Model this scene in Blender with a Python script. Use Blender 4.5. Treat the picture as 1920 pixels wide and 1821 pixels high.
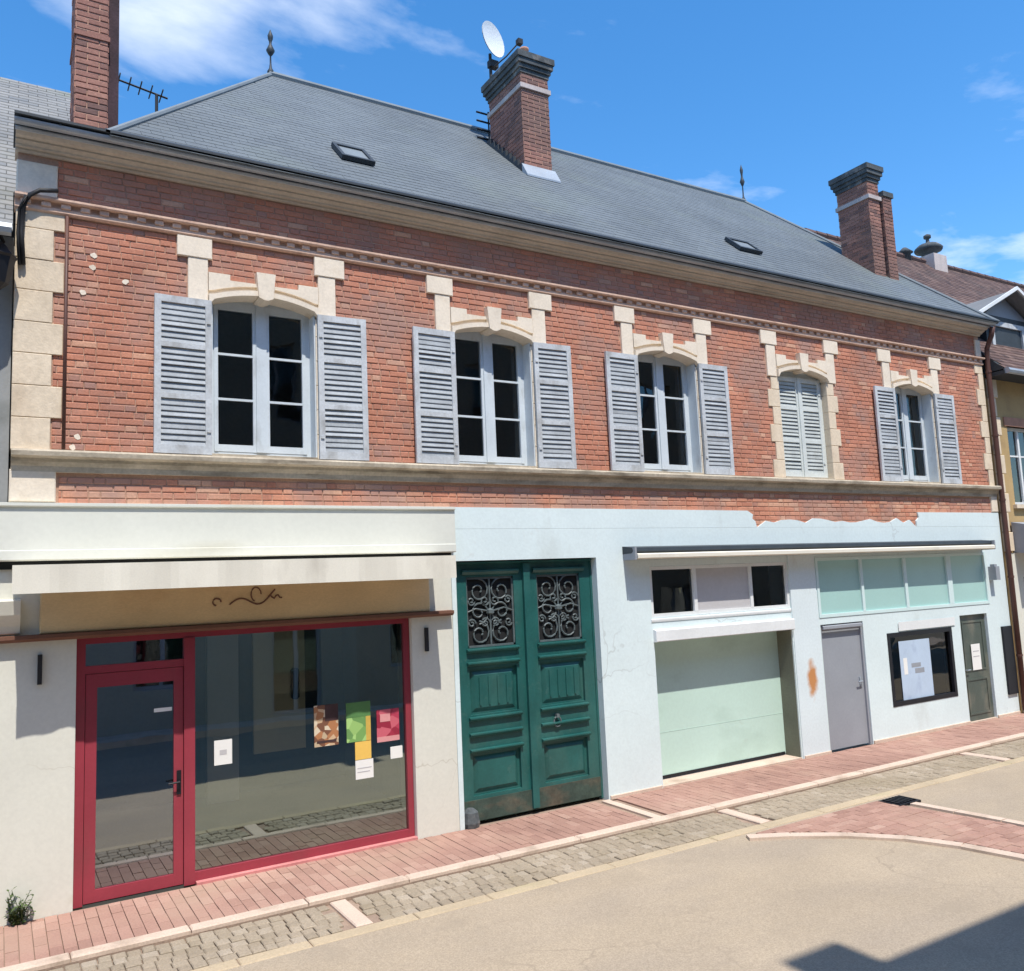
import bpy, bmesh, math, random
from mathutils import Vector, Matrix
random.seed(7)
for o in list(bpy.data.objects): bpy.data.objects.remove(o)
scn = bpy.context.scene
COL = scn.collection
PI = math.pi

# ------------------------------------------------------------------ camera
YAW, PITCH, ROLL = 0.543350, 0.114908, -0.043699
fw = Vector((math.sin(YAW)*math.cos(PITCH), math.cos(YAW)*math.cos(PITCH), math.sin(PITCH)))
rt = Vector((math.cos(YAW), -math.sin(YAW), 0)); up = rt.cross(fw)
r2 = math.cos(ROLL)*rt + math.sin(ROLL)*up; u2 = -math.sin(ROLL)*rt + math.cos(ROLL)*up
cd = bpy.data.cameras.new('camera'); cam = bpy.data.objects.new('camera', cd); COL.objects.link(cam)
M3 = Matrix((r2, u2, -fw)).transposed()
cam.matrix_world = Matrix.Translation((0, -8.8, 2.68)) @ M3.to_4x4()
cd.sensor_fit = 'HORIZONTAL'; cd.sensor_width = 36; cd.lens = 30.0
cd.clip_start = 0.05; cd.clip_end = 2000
scn.camera = cam

# ------------------------------------------------------------------ world, sun, exposure
SUN_EL, SUN_AZ = math.radians(64), math.radians(6)      # azimuth: degrees to the left of the facade normal
S_DIR = Vector((-math.sin(SUN_AZ)*math.cos(SUN_EL), -math.cos(SUN_AZ)*math.cos(SUN_EL), math.sin(SUN_EL)))  # towards the sun
w = bpy.data.worlds.new('World'); scn.world = w; w.use_nodes = True
nt = w.node_tree; N = nt.nodes; L = nt.links; N.clear()
wo = N.new('ShaderNodeOutputWorld'); bg = N.new('ShaderNodeBackground'); bg.inputs['Strength'].default_value = 0.15
sky = N.new('ShaderNodeTexSky'); sky.sky_type = 'NISHITA'; sky.sun_disc = False
sky.sun_elevation = SUN_EL; sky.sun_rotation = math.atan2(S_DIR.x, S_DIR.y)
sky.altitude = 100; sky.air_density = 1.0; sky.dust_density = 0.4; sky.ozone_density = 2.0
hs = N.new('ShaderNodeHueSaturation'); hs.inputs['Saturation'].default_value = 1.33; hs.inputs['Value'].default_value = 1.35
hs.inputs['Hue'].default_value = 0.499
L.new(sky.outputs[0], hs.inputs['Color'])
tc = N.new('ShaderNodeTexCoord'); sp = N.new('ShaderNodeSeparateXYZ'); L.new(tc.outputs['Generated'], sp.inputs[0])
mz = N.new('ShaderNodeMath'); mz.operation = 'MAXIMUM'; mz.inputs[1].default_value = 0.06; L.new(sp.outputs[2], mz.inputs[0])
dx = N.new('ShaderNodeMath'); dx.operation = 'DIVIDE'; L.new(sp.outputs[0], dx.inputs[0]); L.new(mz.outputs[0], dx.inputs[1])
dy = N.new('ShaderNodeMath'); dy.operation = 'DIVIDE'; L.new(sp.outputs[1], dy.inputs[0]); L.new(mz.outputs[0], dy.inputs[1])
cb = N.new('ShaderNodeCombineXYZ'); L.new(dx.outputs[0], cb.inputs[0]); L.new(dy.outputs[0], cb.inputs[1])
mp = N.new('ShaderNodeMapping'); mp.inputs['Location'].default_value = (0.35, 2.6, 0.0); mp.inputs['Scale'].default_value = (0.55, 0.8, 1)
L.new(cb.outputs[0], mp.inputs[0])
cn = N.new('ShaderNodeTexNoise'); cn.inputs['Scale'].default_value = 2.4; cn.inputs['Detail'].default_value = 9; cn.inputs['Roughness'].default_value = 0.56
cn.inputs['Distortion'].default_value = 0.25
L.new(mp.outputs[0], cn.inputs['Vector'])
cr = N.new('ShaderNodeValToRGB'); cr.color_ramp.elements[0].position = 0.53; cr.color_ramp.elements[0].color = (0, 0, 0, 1)
cr.color_ramp.elements[1].position = 0.86; cr.color_ramp.elements[1].color = (0.85, 0.85, 0.85, 1)
acc = cn.outputs[0]
def pixdir(px, py): return (r2*(px-960)-u2*(py-910.5)+fw*1600).normalized()
# cloud banks: (direction, extent, weight); noise breaks them up; some lie outside the view
for d, ext, wt in [(pixdir(320, -20), .17, .24), (pixdir(620, -50), .12, .14), (pixdir(1990, 570), .20, .26), (pixdir(1420, 250), .12, .06), (pixdir(60, 100), .12, .10),
                   (Vector((-.8, .3, .5)).normalized(), .3, .35), (Vector((.9, -.5, .45)).normalized(), .35, .35), (Vector((-.3, -.8, .6)).normalized(), .3, .3), (Vector((.1, .75, .2)).normalized(), .25, .25)]:
    vd = N.new('ShaderNodeVectorMath'); vd.operation = 'DISTANCE'; vd.inputs[1].default_value = d; L.new(tc.outputs['Generated'], vd.inputs[0])
    mr = N.new('ShaderNodeMapRange'); mr.interpolation_type = 'SMOOTHSTEP'; mr.inputs[1].default_value = 0; mr.inputs[2].default_value = ext; mr.inputs[3].default_value = wt; mr.inputs[4].default_value = 0
    L.new(vd.outputs['Value'], mr.inputs[0])
    ad_ = N.new('ShaderNodeMath'); ad_.operation = 'ADD'; L.new(acc, ad_.inputs[0]); L.new(mr.outputs[0], ad_.inputs[1]); acc = ad_.outputs[0]
sb_ = N.new('ShaderNodeMath'); sb_.operation = 'SUBTRACT'; sb_.inputs[1].default_value = 0.07; L.new(acc, sb_.inputs[0])
L.new(sb_.outputs[0], cr.inputs[0])
mx = N.new('ShaderNodeMix'); mx.data_type = 'RGBA'; mx.inputs['B'].default_value = (7.6, 7.9, 8.3, 1)
L.new(cr.outputs[0], mx.inputs['Factor']); L.new(hs.outputs[0], mx.inputs['A'])
L.new(mx.outputs['Result'], bg.inputs['Color']); L.new(bg.outputs[0], wo.inputs['Surface'])

sl = bpy.data.lights.new('sun', 'SUN'); sl.energy = 4.3; sl.angle = math.radians(0.5); sl.color = (1, 0.945, 0.855)
so = bpy.data.objects.new('sun', sl); COL.objects.link(so); so.location = (0, -20, 40)
so.rotation_euler = S_DIR.to_track_quat('Z', 'Y').to_euler()
vs = scn.view_settings; vs.view_transform = 'Standard'; vs.look = 'None'; vs.exposure = 0.36; vs.gamma = 1
scn.render.resolution_x = 1024; scn.render.resolution_y = 971
scn.render.engine = 'CYCLES'
scn.cycles.max_bounces = 8; scn.cycles.transparent_max_bounces = 16

# ------------------------------------------------------------------ materials
MATS = {}
def srgb(r, g, b):
    f = lambda c: (c/255/12.92) if c/255 <= .04045 else ((c/255+.055)/1.055)**2.4
    return (f(r), f(g), f(b))
def mat(name, col, rough=.8, var=.12, scale=3.0, fine=0.10, fscale=40.0, bump=.15, bscale=60.0, metal=0, stain=None, spec=.4, stretch=(1, 1, 1), stain_scale=(1.2, 1.2, 1.2), stain_lo=.55, stain_hi=.75):
    """principled material: base colour x large mottling x fine grain, optional stain colour with ragged patches."""
    if name in MATS: return MATS[name]
    m = bpy.data.materials.new(name); m.use_nodes = True; t = m.node_tree; n = t.nodes; l = t.links
    b = n['Principled BSDF']; b.inputs['Roughness'].default_value = rough; b.inputs['Metallic'].default_value = metal
    b.inputs['Specular IOR Level'].default_value = spec
    g = n.new('ShaderNodeNewGeometry'); mpn = n.new('ShaderNodeMapping'); mpn.inputs['Scale'].default_value = stretch
    l.new(g.outputs['Position'], mpn.inputs[0])
    def noise(sc, det=4, vec=mpn.outputs[0]):
        x = n.new('ShaderNodeTexNoise'); x.inputs['Scale'].default_value = sc; x.inputs['Detail'].default_value = det
        l.new(vec, x.inputs['Vector']); return x.outputs[0]
    def rng(src, lo, hi, a=.25, c=.75):
        x = n.new('ShaderNodeMapRange'); x.inputs[1].default_value = a; x.inputs[2].default_value = c
        x.inputs[3].default_value = lo; x.inputs[4].default_value = hi; l.new(src, x.inputs[0]); return x.outputs[0]
    def mul(a, bb):
        x = n.new('ShaderNodeMath'); x.operation = 'MULTIPLY'; l.new(a, x.inputs[0]); l.new(bb, x.inputs[1]); return x.outputs[0]
    v = mul(rng(noise(scale), 1-var, 1+var), rng(noise(fscale, 3), 1-fine, 1+fine))
    base = n.new('ShaderNodeRGB'); base.outputs[0].default_value = (*col, 1); cur = base.outputs[0]
    if stain:
        sm = n.new('ShaderNodeMapping'); sm.inputs['Scale'].default_value = stain_scale; l.new(g.outputs['Position'], sm.inputs[0])
        f = rng(noise(1.6, 6, sm.outputs[0]), 0, 1, stain_lo, stain_hi)
        mm = n.new('ShaderNodeMix'); mm.data_type = 'RGBA'; mm.inputs['B'].default_value = (*stain, 1)
        l.new(f, mm.inputs['Factor']); l.new(cur, mm.inputs['A']); cur = mm.outputs['Result']
    vm = n.new('ShaderNodeVectorMath'); vm.operation = 'SCALE'; l.new(cur, vm.inputs[0]); l.new(v, vm.inputs['Scale'])
    l.new(vm.outputs[0], b.inputs['Base Color'])
    if bump:
        bn = n.new('ShaderNodeBump'); bn.inputs['Strength'].default_value = bump; bn.inputs['Distance'].default_value = .01
        l.new(noise(bscale, 5), bn.inputs['Height']); l.new(bn.outputs[0], b.inputs['Normal'])
    MATS[name] = m; return m
def toned(name, stops, rough=.85, fine=.18, fscale=45.0, bump=.35, bscale=70.0, var=.15, scale=1.1, spec=.3, soot=None, soot_scale=.9, soot_lo=.52, soot_hi=.72):
    """piece material: the face attribute 'tone' picks a colour from the ramp, so each brick or slate has its own."""
    if name in MATS: return MATS[name]
    m = bpy.data.materials.new(name); m.use_nodes = True; t = m.node_tree; n = t.nodes; l = t.links
    b = n['Principled BSDF']; b.inputs['Roughness'].default_value = rough; b.inputs['Specular IOR Level'].default_value = spec
    a = n.new('ShaderNodeAttribute'); a.attribute_name = 'tone'
    r = n.new('ShaderNodeValToRGB'); e = r.color_ramp.elements
    while len(e) < len(stops): e.new(.5)
    for i, (p, c) in enumerate(stops): e[i].position = p; e[i].color = (*c, 1)
    l.new(a.outputs['Fac'], r.inputs[0])
    g = n.new('ShaderNodeNewGeometry')
    def noise(sc, det=4):
        x = n.new('ShaderNodeTexNoise'); x.inputs['Scale'].default_value = sc; x.inputs['Detail'].default_value = det
        l.new(g.outputs['Position'], x.inputs['Vector']); return x.outputs[0]
    def rng(src, lo, hi):
        x = n.new('ShaderNodeMapRange'); x.inputs[1].default_value = .25; x.inputs[2].default_value = .75
        x.inputs[3].default_value = lo; x.inputs[4].default_value = hi; l.new(src, x.inputs[0]); return x.outputs[0]
    mm = n.new('ShaderNodeMath'); mm.operation = 'MULTIPLY'; l.new(rng(noise(scale), 1-var, 1+var), mm.inputs[0]); l.new(rng(noise(fscale), 1-fine, 1+fine), mm.inputs[1])
    vm = n.new('ShaderNodeVectorMath'); vm.operation = 'SCALE'; l.new(r.outputs[0], vm.inputs[0]); l.new(mm.outputs[0], vm.inputs['Scale'])
    cur = vm.outputs[0]
    if soot:
        f = n.new('ShaderNodeMapRange'); f.inputs[1].default_value = soot_lo; f.inputs[2].default_value = soot_hi; f.inputs[4].default_value = .85; l.new(noise(soot_scale, 6), f.inputs[0])
        k = n.new('ShaderNodeMix'); k.data_type = 'RGBA'; k.inputs['B'].default_value = (*soot, 1); l.new(f.outputs[0], k.inputs['Factor']); l.new(cur, k.inputs['A'])
        cur = k.outputs['Result']
    l.new(cur, b.inputs['Base Color'])
    bn = n.new('ShaderNodeBump'); bn.inputs['Strength'].default_value = bump; bn.inputs['Distance'].default_value = .006
    l.new(noise(bscale, 5), bn.inputs['Height']); l.new(bn.outputs[0], b.inputs['Normal'])
    MATS[name] = m; return m
def glass(name, refl=.30, tint=(.75, .8, .8), rough=.0, refltint=(.9, .95, .95), wavy=.02):
    m = bpy.data.materials.new(name); m.use_nodes = True; t = m.node_tree; n = t.nodes; l = t.links; n.remove(n['Principled BSDF'])
    tr = n.new('ShaderNodeBsdfTransparent'); tr.inputs[0].default_value = (*tint, 1)
    gl = n.new('ShaderNodeBsdfGlossy'); gl.inputs['Roughness'].default_value = rough; gl.inputs['Color'].default_value = (*refltint, 1)
    fr = n.new('ShaderNodeFresnel'); fr.inputs[0].default_value = 1.5
    ad = n.new('ShaderNodeMath'); ad.operation = 'MULTIPLY_ADD'; ad.inputs[1].default_value = 1.2; ad.inputs[2].default_value = refl; ad.use_clamp = True
    l.new(fr.outputs[0], ad.inputs[0])
    mxn = n.new('ShaderNodeMixShader'); l.new(ad.outputs[0], mxn.inputs[0]); l.new(tr.outputs[0], mxn.inputs[1]); l.new(gl.outputs[0], mxn.inputs[2])
    g = n.new('ShaderNodeNewGeometry'); no = n.new('ShaderNodeTexNoise'); no.inputs['Scale'].default_value = 1.6; l.new(g.outputs['Position'], no.inputs['Vector'])
    bn = n.new('ShaderNodeBump'); bn.inputs['Strength'].default_value = wavy; bn.inputs['Distance'].default_value = .05; l.new(no.outputs[0], bn.inputs['Height'])
    l.new(bn.outputs[0], gl.inputs['Normal'])
    l.new(mxn.outputs[0], n['Material Output'].inputs['Surface']); MATS[name] = m; return m

m_brick = toned('brick', [(0, (.39, .22, .18)), (.14, (.42, .21, .155)), (.3, (.48, .205, .135)), (.6, (.53, .225, .145)), (.85, (.575, .26, .165)), (1, (.62, .36, .245))], soot=(.40, .245, .20), scale=1.6, var=.20, soot_scale=1.5, soot_lo=.46, soot_hi=.66)
m_chbrick = toned('chimney_brick', [(0, (.17, .10, .088)), (.5, (.32, .155, .12)), (1, (.42, .22, .165))], soot=(.20, .12, .10))
m_mortar = mat('mortar', (.49, .30, .215), .95, .15, 2, .15, 60, .3, 90)
m_stone = mat('limestone', (.73, .61, .46), .9, .10, 2.5, .10, 30, .25, 50, stain=(.58, .46, .33), stain_scale=(2.5, 2.5, 1.2), stain_lo=.5, stain_hi=.8)
m_stoneW = mat('limestone_pale', (.80, .70, .57), .9, .09, 3, .08, 35, .2, 60, stain=(.66, .54, .40), stain_scale=(3, 3, 3), stain_lo=.55, stain_hi=.85)
m_stoneG = mat('limestone_weathered', (.46, .40, .31), .9, .16, 2.2, .15, 30, .3, 45, stain=(.20, .165, .12), stain_scale=(1.5, 2, 6), stain_lo=.48, stain_hi=.75)
m_string = mat('string_stone', (.68, .47, .36), .9, .14, 3, .12, 30, .3, 45, stain=(.46, .27, .20), stain_scale=(2, 2, 6))
m_cream = mat('cream_paint', (.67, .665, .59), .75, .05, 1.2, .04, 30, .08, 25, stain=(.50, .46, .36), stain_scale=(.8, .8, .5), stain_lo=.60, stain_hi=.9)
m_fascia = mat('fascia_paint', (.66, .665, .60), .6, .05, 1, .03, 25, .06, 15, stain=(.54, .52, .42), stain_scale=(.5, 1, 2.5), stain_lo=.58, stain_hi=.85)
m_pale = mat('pale_blue_plaster', (.66, .76, .77), .85, .05, 1.0, .04, 30, .1, 30, stain=(.48, .52, .50), stain_scale=(.9, .9, .35), stain_lo=.60, stain_hi=.88)
m_pilaster = mat('pilaster_plaster', (.66, .745, .77), .85, .06, 1.0, .05, 30, .1, 30, stain=(.45, .45, .42), stain_scale=(2, 2, .7), stain_lo=.60, stain_hi=.85)
m_white = mat('white_paint', (.74, .76, .76), .6, .06, 2, .04, 30, .06, 40, stain=(.52, .52, .48), stain_scale=(2, 2, 2), stain_lo=.62, stain_hi=.85)
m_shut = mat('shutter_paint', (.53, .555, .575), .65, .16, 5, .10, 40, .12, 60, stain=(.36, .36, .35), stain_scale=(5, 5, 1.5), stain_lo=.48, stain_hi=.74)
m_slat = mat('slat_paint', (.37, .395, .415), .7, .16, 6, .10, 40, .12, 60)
m_shutW = mat('shutter_white', (.62, .66, .64), .65, .08, 5, .06, 40, .1, 60)
m_slatW = mat('slat_pale', (.44, .47, .455), .7, .14, 6, .10, 40, .12, 60)
m_winf = mat('window_paint', (.60, .66, .70), .5, .07, 4, .04, 40, .06, 50, stain=(.42, .45, .46), stain_scale=(5, 5, 2), stain_lo=.6, stain_hi=.85)
m_gate = mat('gate_green', (.016, .100, .092), .38, .22, 2.2, .10, 30, .08, 45, stain=(.045, .13, .115), stain_scale=(1.8, 1.8, .8), stain_lo=.48, stain_hi=.78, spec=.5)
m_gatelow = mat('gate_kick_plate', (.045, .070, .056), .7, .3, 5, .2, 30, .2, 40, stain=(.10, .085, .06), stain_scale=(2, 2, 4), stain_lo=.5, stain_hi=.7)
m_iron = mat('grille_iron', (.10, .125, .13), .55, .3, 12, .1, 60, .1, 80)
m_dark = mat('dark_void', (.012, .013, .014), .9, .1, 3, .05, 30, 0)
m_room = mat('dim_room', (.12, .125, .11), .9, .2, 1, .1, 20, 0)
m_red = mat('red_lacquer', (.30, .042, .062), .35, .10, 2, .05, 40, .04, 30, stain=(.26, .05, .062), stain_scale=(2, 2, 1), spec=.4)
m_redsill = mat('worn_pink_sill', (.56, .22, .21), .7, .15, 4, .1, 40, .1, 40)
m_awn = mat('cream_canvas', (.74, .70, .60), .9, .05, 2, .04, 80, .1, 120, stain=(.56, .52, .44), stain_scale=(2, 2, 1), stain_lo=.58, stain_hi=.85)
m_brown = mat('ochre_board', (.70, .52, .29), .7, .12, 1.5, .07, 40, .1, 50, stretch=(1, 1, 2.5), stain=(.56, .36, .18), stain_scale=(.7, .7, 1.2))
m_brownD = mat('brown_ledge', (.16, .075, .05), .7, .15, 2, .07, 40, .1, 50)
m_mint = mat('mint_paint', (.50, .67, .60), .6, .04, 1, .03, 25, .04, 20, stain=(.36, .50, .43), stain_scale=(.6, .6, 1.5), stain_lo=.55, stain_hi=.9)
m_aqua = mat('aqua_panel', (.36, .57, .54), .35, .05, 1.5, .03, 25, .02, 20, spec=.5)
m_greyp = mat('grey_panel', (.50, .49, .50), .7, .06, 1.5, .04, 25, .05, 20)
m_greyd = mat('grey_door_paint', (.29, .31, .345), .55, .07, 2, .04, 30, .05, 30)
m_olive = mat('olive_door_paint', (.075, .095, .08), .5, .2, 2.5, .1, 30, .08, 30, stain=(.17, .165, .13), stain_scale=(2, 2, 1.2), stain_lo=.5, stain_hi=.75)
m_black = mat('black_paint', (.007, .008, .013), .5, .15, 2, .05, 30, .03, 30)
m_zinc = mat('zinc', (.36, .40, .44), .5, .14, 3, .06, 40, .05, 30, metal=.3)
m_slate = toned('slate', [(0, (.118, .135, .146)), (.4, (.134, .153, .164)), (.75, (.146, .166, .175)), (1, (.172, .190, .190))], rough=.62, fine=.10, fscale=25, bump=.2, bscale=30, var=.16, scale=.6, spec=.3, soot=(.152, .176, .168))
m_slatebase = mat('roof_underlay', (.035, .040, .045), .9, .1, 3, .1, 30, 0)
m_room2 = mat('upper_room_plaster', (.24, .21, .19), .9, .2, 1, .1, 20, 0)
m_corn = mat('cornice_paint', (.56, .50, .42), .85, .12, 2, .1, 30, .2, 40, stain=(.36, .31, .25), stain_scale=(1.2, 2, 5), stain_lo=.55, stain_hi=.85)
m_zincL = mat('pale_zinc', (.56, .58, .60), .6, .14, 3, .06, 40, .05, 30)
m_capz = mat('ridge_zinc', (.17, .20, .22), .7, .14, 3, .06, 40, .05, 30)
m_lead = mat('lead_dark', (.035, .045, .055), .6, .2, 4, .1, 30, .05, 30)
m_side_strip = mat('dark_side_strip', (.055, .032, .040), .9, .35, 5, .2, 40, .3, 40)
m_pipe = mat('brown_pipe', (.10, .045, .035), .55, .2, 3, .1, 40, .05, 30)
m_cable = mat('black_cable', (.018, .018, .02), .6, .1, 5, .1, 30, 0)
m_cap = mat('sooty_stone', (.075, .085, .09), .9, .35, 4, .2, 30, .3, 40, stain=(.26, .24, .22), stain_scale=(3, 3, 3), stain_lo=.55, stain_hi=.75)
m_band = mat('chimney_band', (.50, .43, .40), .9, .15, 4, .1, 30, .2, 40)
m_terra = mat('terracotta', (.42, .22, .15), .85, .15, 6, .1, 40, .1, 50)
m_dish = mat('dish_white', (.68, .70, .72), .45, .05, 5, .03, 40, 0)
m_paver = toned('red_paver', [(0, (.30, .172, .135)), (.35, (.35, .205, .16)), (.7, (.39, .232, .182)), (1, (.44, .285, .225))], fine=.15, fscale=60, bump=.3, bscale=90, var=.16, scale=.9, soot=(.38, .255, .192))
m_sett = toned('granite_sett', [(0, (.29, .237, .175)), (.4, (.32, .262, .195)), (.8, (.345, .285, .213)), (1, (.38, .32, .25))], fine=.22, fscale=70, bump=.4, bscale=90, var=.14, scale=1.2, soot=(.26, .21, .14))
m_joint = mat('joint_sand', (.31, .225, .17), .95, .2, 3, .2, 60, .3, 90)
m_kerb = mat('kerb_granite', (.58, .455, .365), .9, .10, 2, .12, 60, .2, 80, stain=(.38, .29, .22), stain_scale=(1.5, 1.5, 1.5))
m_strip = mat('sand_concrete', (.45, .36, .245), .9, .12, 1.2, .12, 60, .2, 80, stain=(.36, .31, .18), stain_scale=(.5, 1, 1))
m_road = mat('road_asphalt', (.385, .312, .228), .92, .10, .7, .24, 90, .35, 160, stain=(.345, .283, .215), stain_scale=(.35, .9, 1), stain_lo=.42, stain_hi=.68)
m_ground = mat('earth', (.25, .21, .16), .95)
m_glass = glass('shop_glass', .29, (.90, .95, .92), refltint=(.80, .95, .92))
m_glassD = glass('door_glass', .29, (.75, .78, .82), refltint=(.82, .90, .98))
m_glassW = glass('window_glass', .02, (.70, .72, .74), wavy=.06)
m_ochre = mat('ochre_render', (.46, .32, .15), .9, .1, 1.5, .06, 30, .15, 30, stain=(.36, .24, .12))
m_render = mat('grey_render', (.30, .31, .31), .9, .1, 1.5, .06, 30, .15, 30, stain=(.19, .20, .19))
m_tile = toned('brown_tile', [(0, (.075, .050, .048)), (.5, (.125, .078, .068)), (1, (.18, .12, .10))], fine=.15, bump=.3, soot=(.085, .07, .065))
m_beige = mat('beige_render', (.26, .23, .19), .9, .08, 1, .05, 30, .12, 30)
m_leaf = mat('weed_leaf', (.075, .115, .035), .7, .3, 14, .1, 60, 0)
def rust_patch(m, x, z):
    n = m.node_tree.nodes; l = m.node_tree.links; b = n['Principled BSDF']; src = b.inputs['Base Color'].links[0].from_socket
    g = n.new('ShaderNodeNewGeometry'); mp_ = n.new('ShaderNodeMapping'); mp_.inputs['Location'].default_value = (-x/.125, 0, -z/.33); mp_.inputs['Scale'].default_value = (1/.125, 0, 1/.33)
    l.new(g.outputs['Position'], mp_.inputs[0]); ln = n.new('ShaderNodeVectorMath'); ln.operation = 'LENGTH'; l.new(mp_.outputs[0], ln.inputs[0])
    no = n.new('ShaderNodeTexNoise'); no.inputs['Scale'].default_value = 11; no.inputs['Detail'].default_value = 5; l.new(g.outputs['Position'], no.inputs['Vector'])
    ma = n.new('ShaderNodeMath'); ma.operation = 'MULTIPLY_ADD'; ma.inputs[1].default_value = 1.5; l.new(no.outputs[0], ma.inputs[0]); l.new(ln.outputs['Value'], ma.inputs[2]); ma.inputs[1].default_value = .7
    rp_ = n.new('ShaderNodeValToRGB'); e = rp_.color_ramp.elements; e[0].position = .62; e[0].color = (1, 1, 1, 1); e[1].position = 1.0; e[1].color = (0, 0, 0, 1)
    hf = n.new('ShaderNodeMath'); hf.operation = 'MULTIPLY'; hf.inputs[1].default_value = .74; l.new(ma.outputs[0], hf.inputs[0]); l.new(hf.outputs[0], rp_.inputs[0])
    k = n.new('ShaderNodeMix'); k.data_type = 'RGBA'; k.inputs['B'].default_value = (.52, .235, .085, 1); l.new(rp_.outputs[0], k.inputs['Factor']); l.new(src, k.inputs['A']); l.new(k.outputs['Result'], b.inputs['Base Color'])
rust_patch(m_pilaster, 10.32, 1.10)
def wear(m, col, crack_scale, crack_w, spot_scale, spot_lo, spot_col, flat=False):
    """hairline cracks (voronoi cell edges, broken up by noise) and scattered small blotches"""
    n = m.node_tree.nodes; l = m.node_tree.links; b = n['Principled BSDF']; src = b.inputs['Base Color'].links[0].from_socket
    g = n.new('ShaderNodeNewGeometry'); wn_ = n.new('ShaderNodeTexNoise'); wn_.inputs['Scale'].default_value = crack_scale*3; wn_.inputs['Detail'].default_value = 4; l.new(g.outputs['Position'], wn_.inputs['Vector'])
    ad = n.new('ShaderNodeVectorMath'); ad.operation = 'MULTIPLY_ADD'; ad.inputs[1].default_value = (.5/crack_scale,)*3; l.new(wn_.outputs['Color'], ad.inputs[0]); l.new(g.outputs['Position'], ad.inputs[2])
    v = n.new('ShaderNodeTexVoronoi'); v.feature = 'DISTANCE_TO_EDGE'; v.inputs['Scale'].default_value = crack_scale; l.new(ad.outputs[0], v.inputs['Vector'])
    lt_ = n.new('ShaderNodeMapRange'); lt_.inputs[1].default_value = 0; lt_.inputs[2].default_value = crack_w; lt_.inputs[3].default_value = 1; lt_.inputs[4].default_value = 0; l.new(v.outputs['Distance'], lt_.inputs[0])
    mk = n.new('ShaderNodeTexNoise'); mk.inputs['Scale'].default_value = crack_scale*.8; l.new(g.outputs['Position'], mk.inputs['Vector'])
    mr_ = n.new('ShaderNodeMapRange'); mr_.inputs[1].default_value = .5; mr_.inputs[2].default_value = .62; mr_.inputs[4].default_value = .75; l.new(mk.outputs[0], mr_.inputs[0])
    mu = n.new('ShaderNodeMath'); mu.operation = 'MULTIPLY'; l.new(lt_.outputs[0], mu.inputs[0]); l.new(mr_.outputs[0], mu.inputs[1])
    k = n.new('ShaderNodeMix'); k.data_type = 'RGBA'; k.inputs['B'].default_value = (*col, 1); l.new(mu.outputs[0], k.inputs['Factor']); l.new(src, k.inputs['A'])
    sn = n.new('ShaderNodeTexNoise'); sn.inputs['Scale'].default_value = spot_scale; sn.inputs['Detail'].default_value = 7; sn.inputs['Roughness'].default_value = .65; l.new(g.outputs['Position'], sn.inputs['Vector'])
    sr = n.new('ShaderNodeMapRange'); sr.inputs[1].default_value = spot_lo; sr.inputs[2].default_value = spot_lo+.12; sr.inputs[4].default_value = .55; l.new(sn.outputs[0], sr.inputs[0])
    k2 = n.new('ShaderNodeMix'); k2.data_type = 'RGBA'; k2.inputs['B'].default_value = (*spot_col, 1); l.new(sr.outputs[0], k2.inputs['Factor']); l.new(k.outputs['Result'], k2.inputs['A']); l.new(k2.outputs['Result'], b.inputs['Base Color'])
wear(m_road, (.27, .22, .165), .45, .007, 1.7, .58, (.315, .258, .192))
wear(m_pale, (.42, .46, .45), .45, .006, 2.6, .64, (.55, .56, .52))
wear(m_cream, (.48, .45, .37), .6, .006, 2.6, .63, (.57, .54, .44))
wear(m_gate, (.05, .12, .11), 2.0, .0, 7.0, .60, (.085, .16, .14))
wear(m_mint, (.40, .5, .45), .5, .0, 5.0, .64, (.42, .52, .46))
wear(m_slate, (.1, .1, .1), 1, .0, 1.4, .62, (.19, .20, .165))
m_inwall = mat('shop_wall', (.74, .66, .46), .9, .05, 1, .03, 20, 0)
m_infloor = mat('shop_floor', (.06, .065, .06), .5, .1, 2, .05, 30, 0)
m_paper = mat('white_paper', (.80, .80, .77), .8, .03, 4, .02, 40, 0)
m_bluepaper = mat('pale_blue_poster', (.47, .58, .72), .6, .06, 2.5, .03, 40, 0, stain=(.36, .45, .60), stain_scale=(2.5, 2.5, 2.5))

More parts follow.
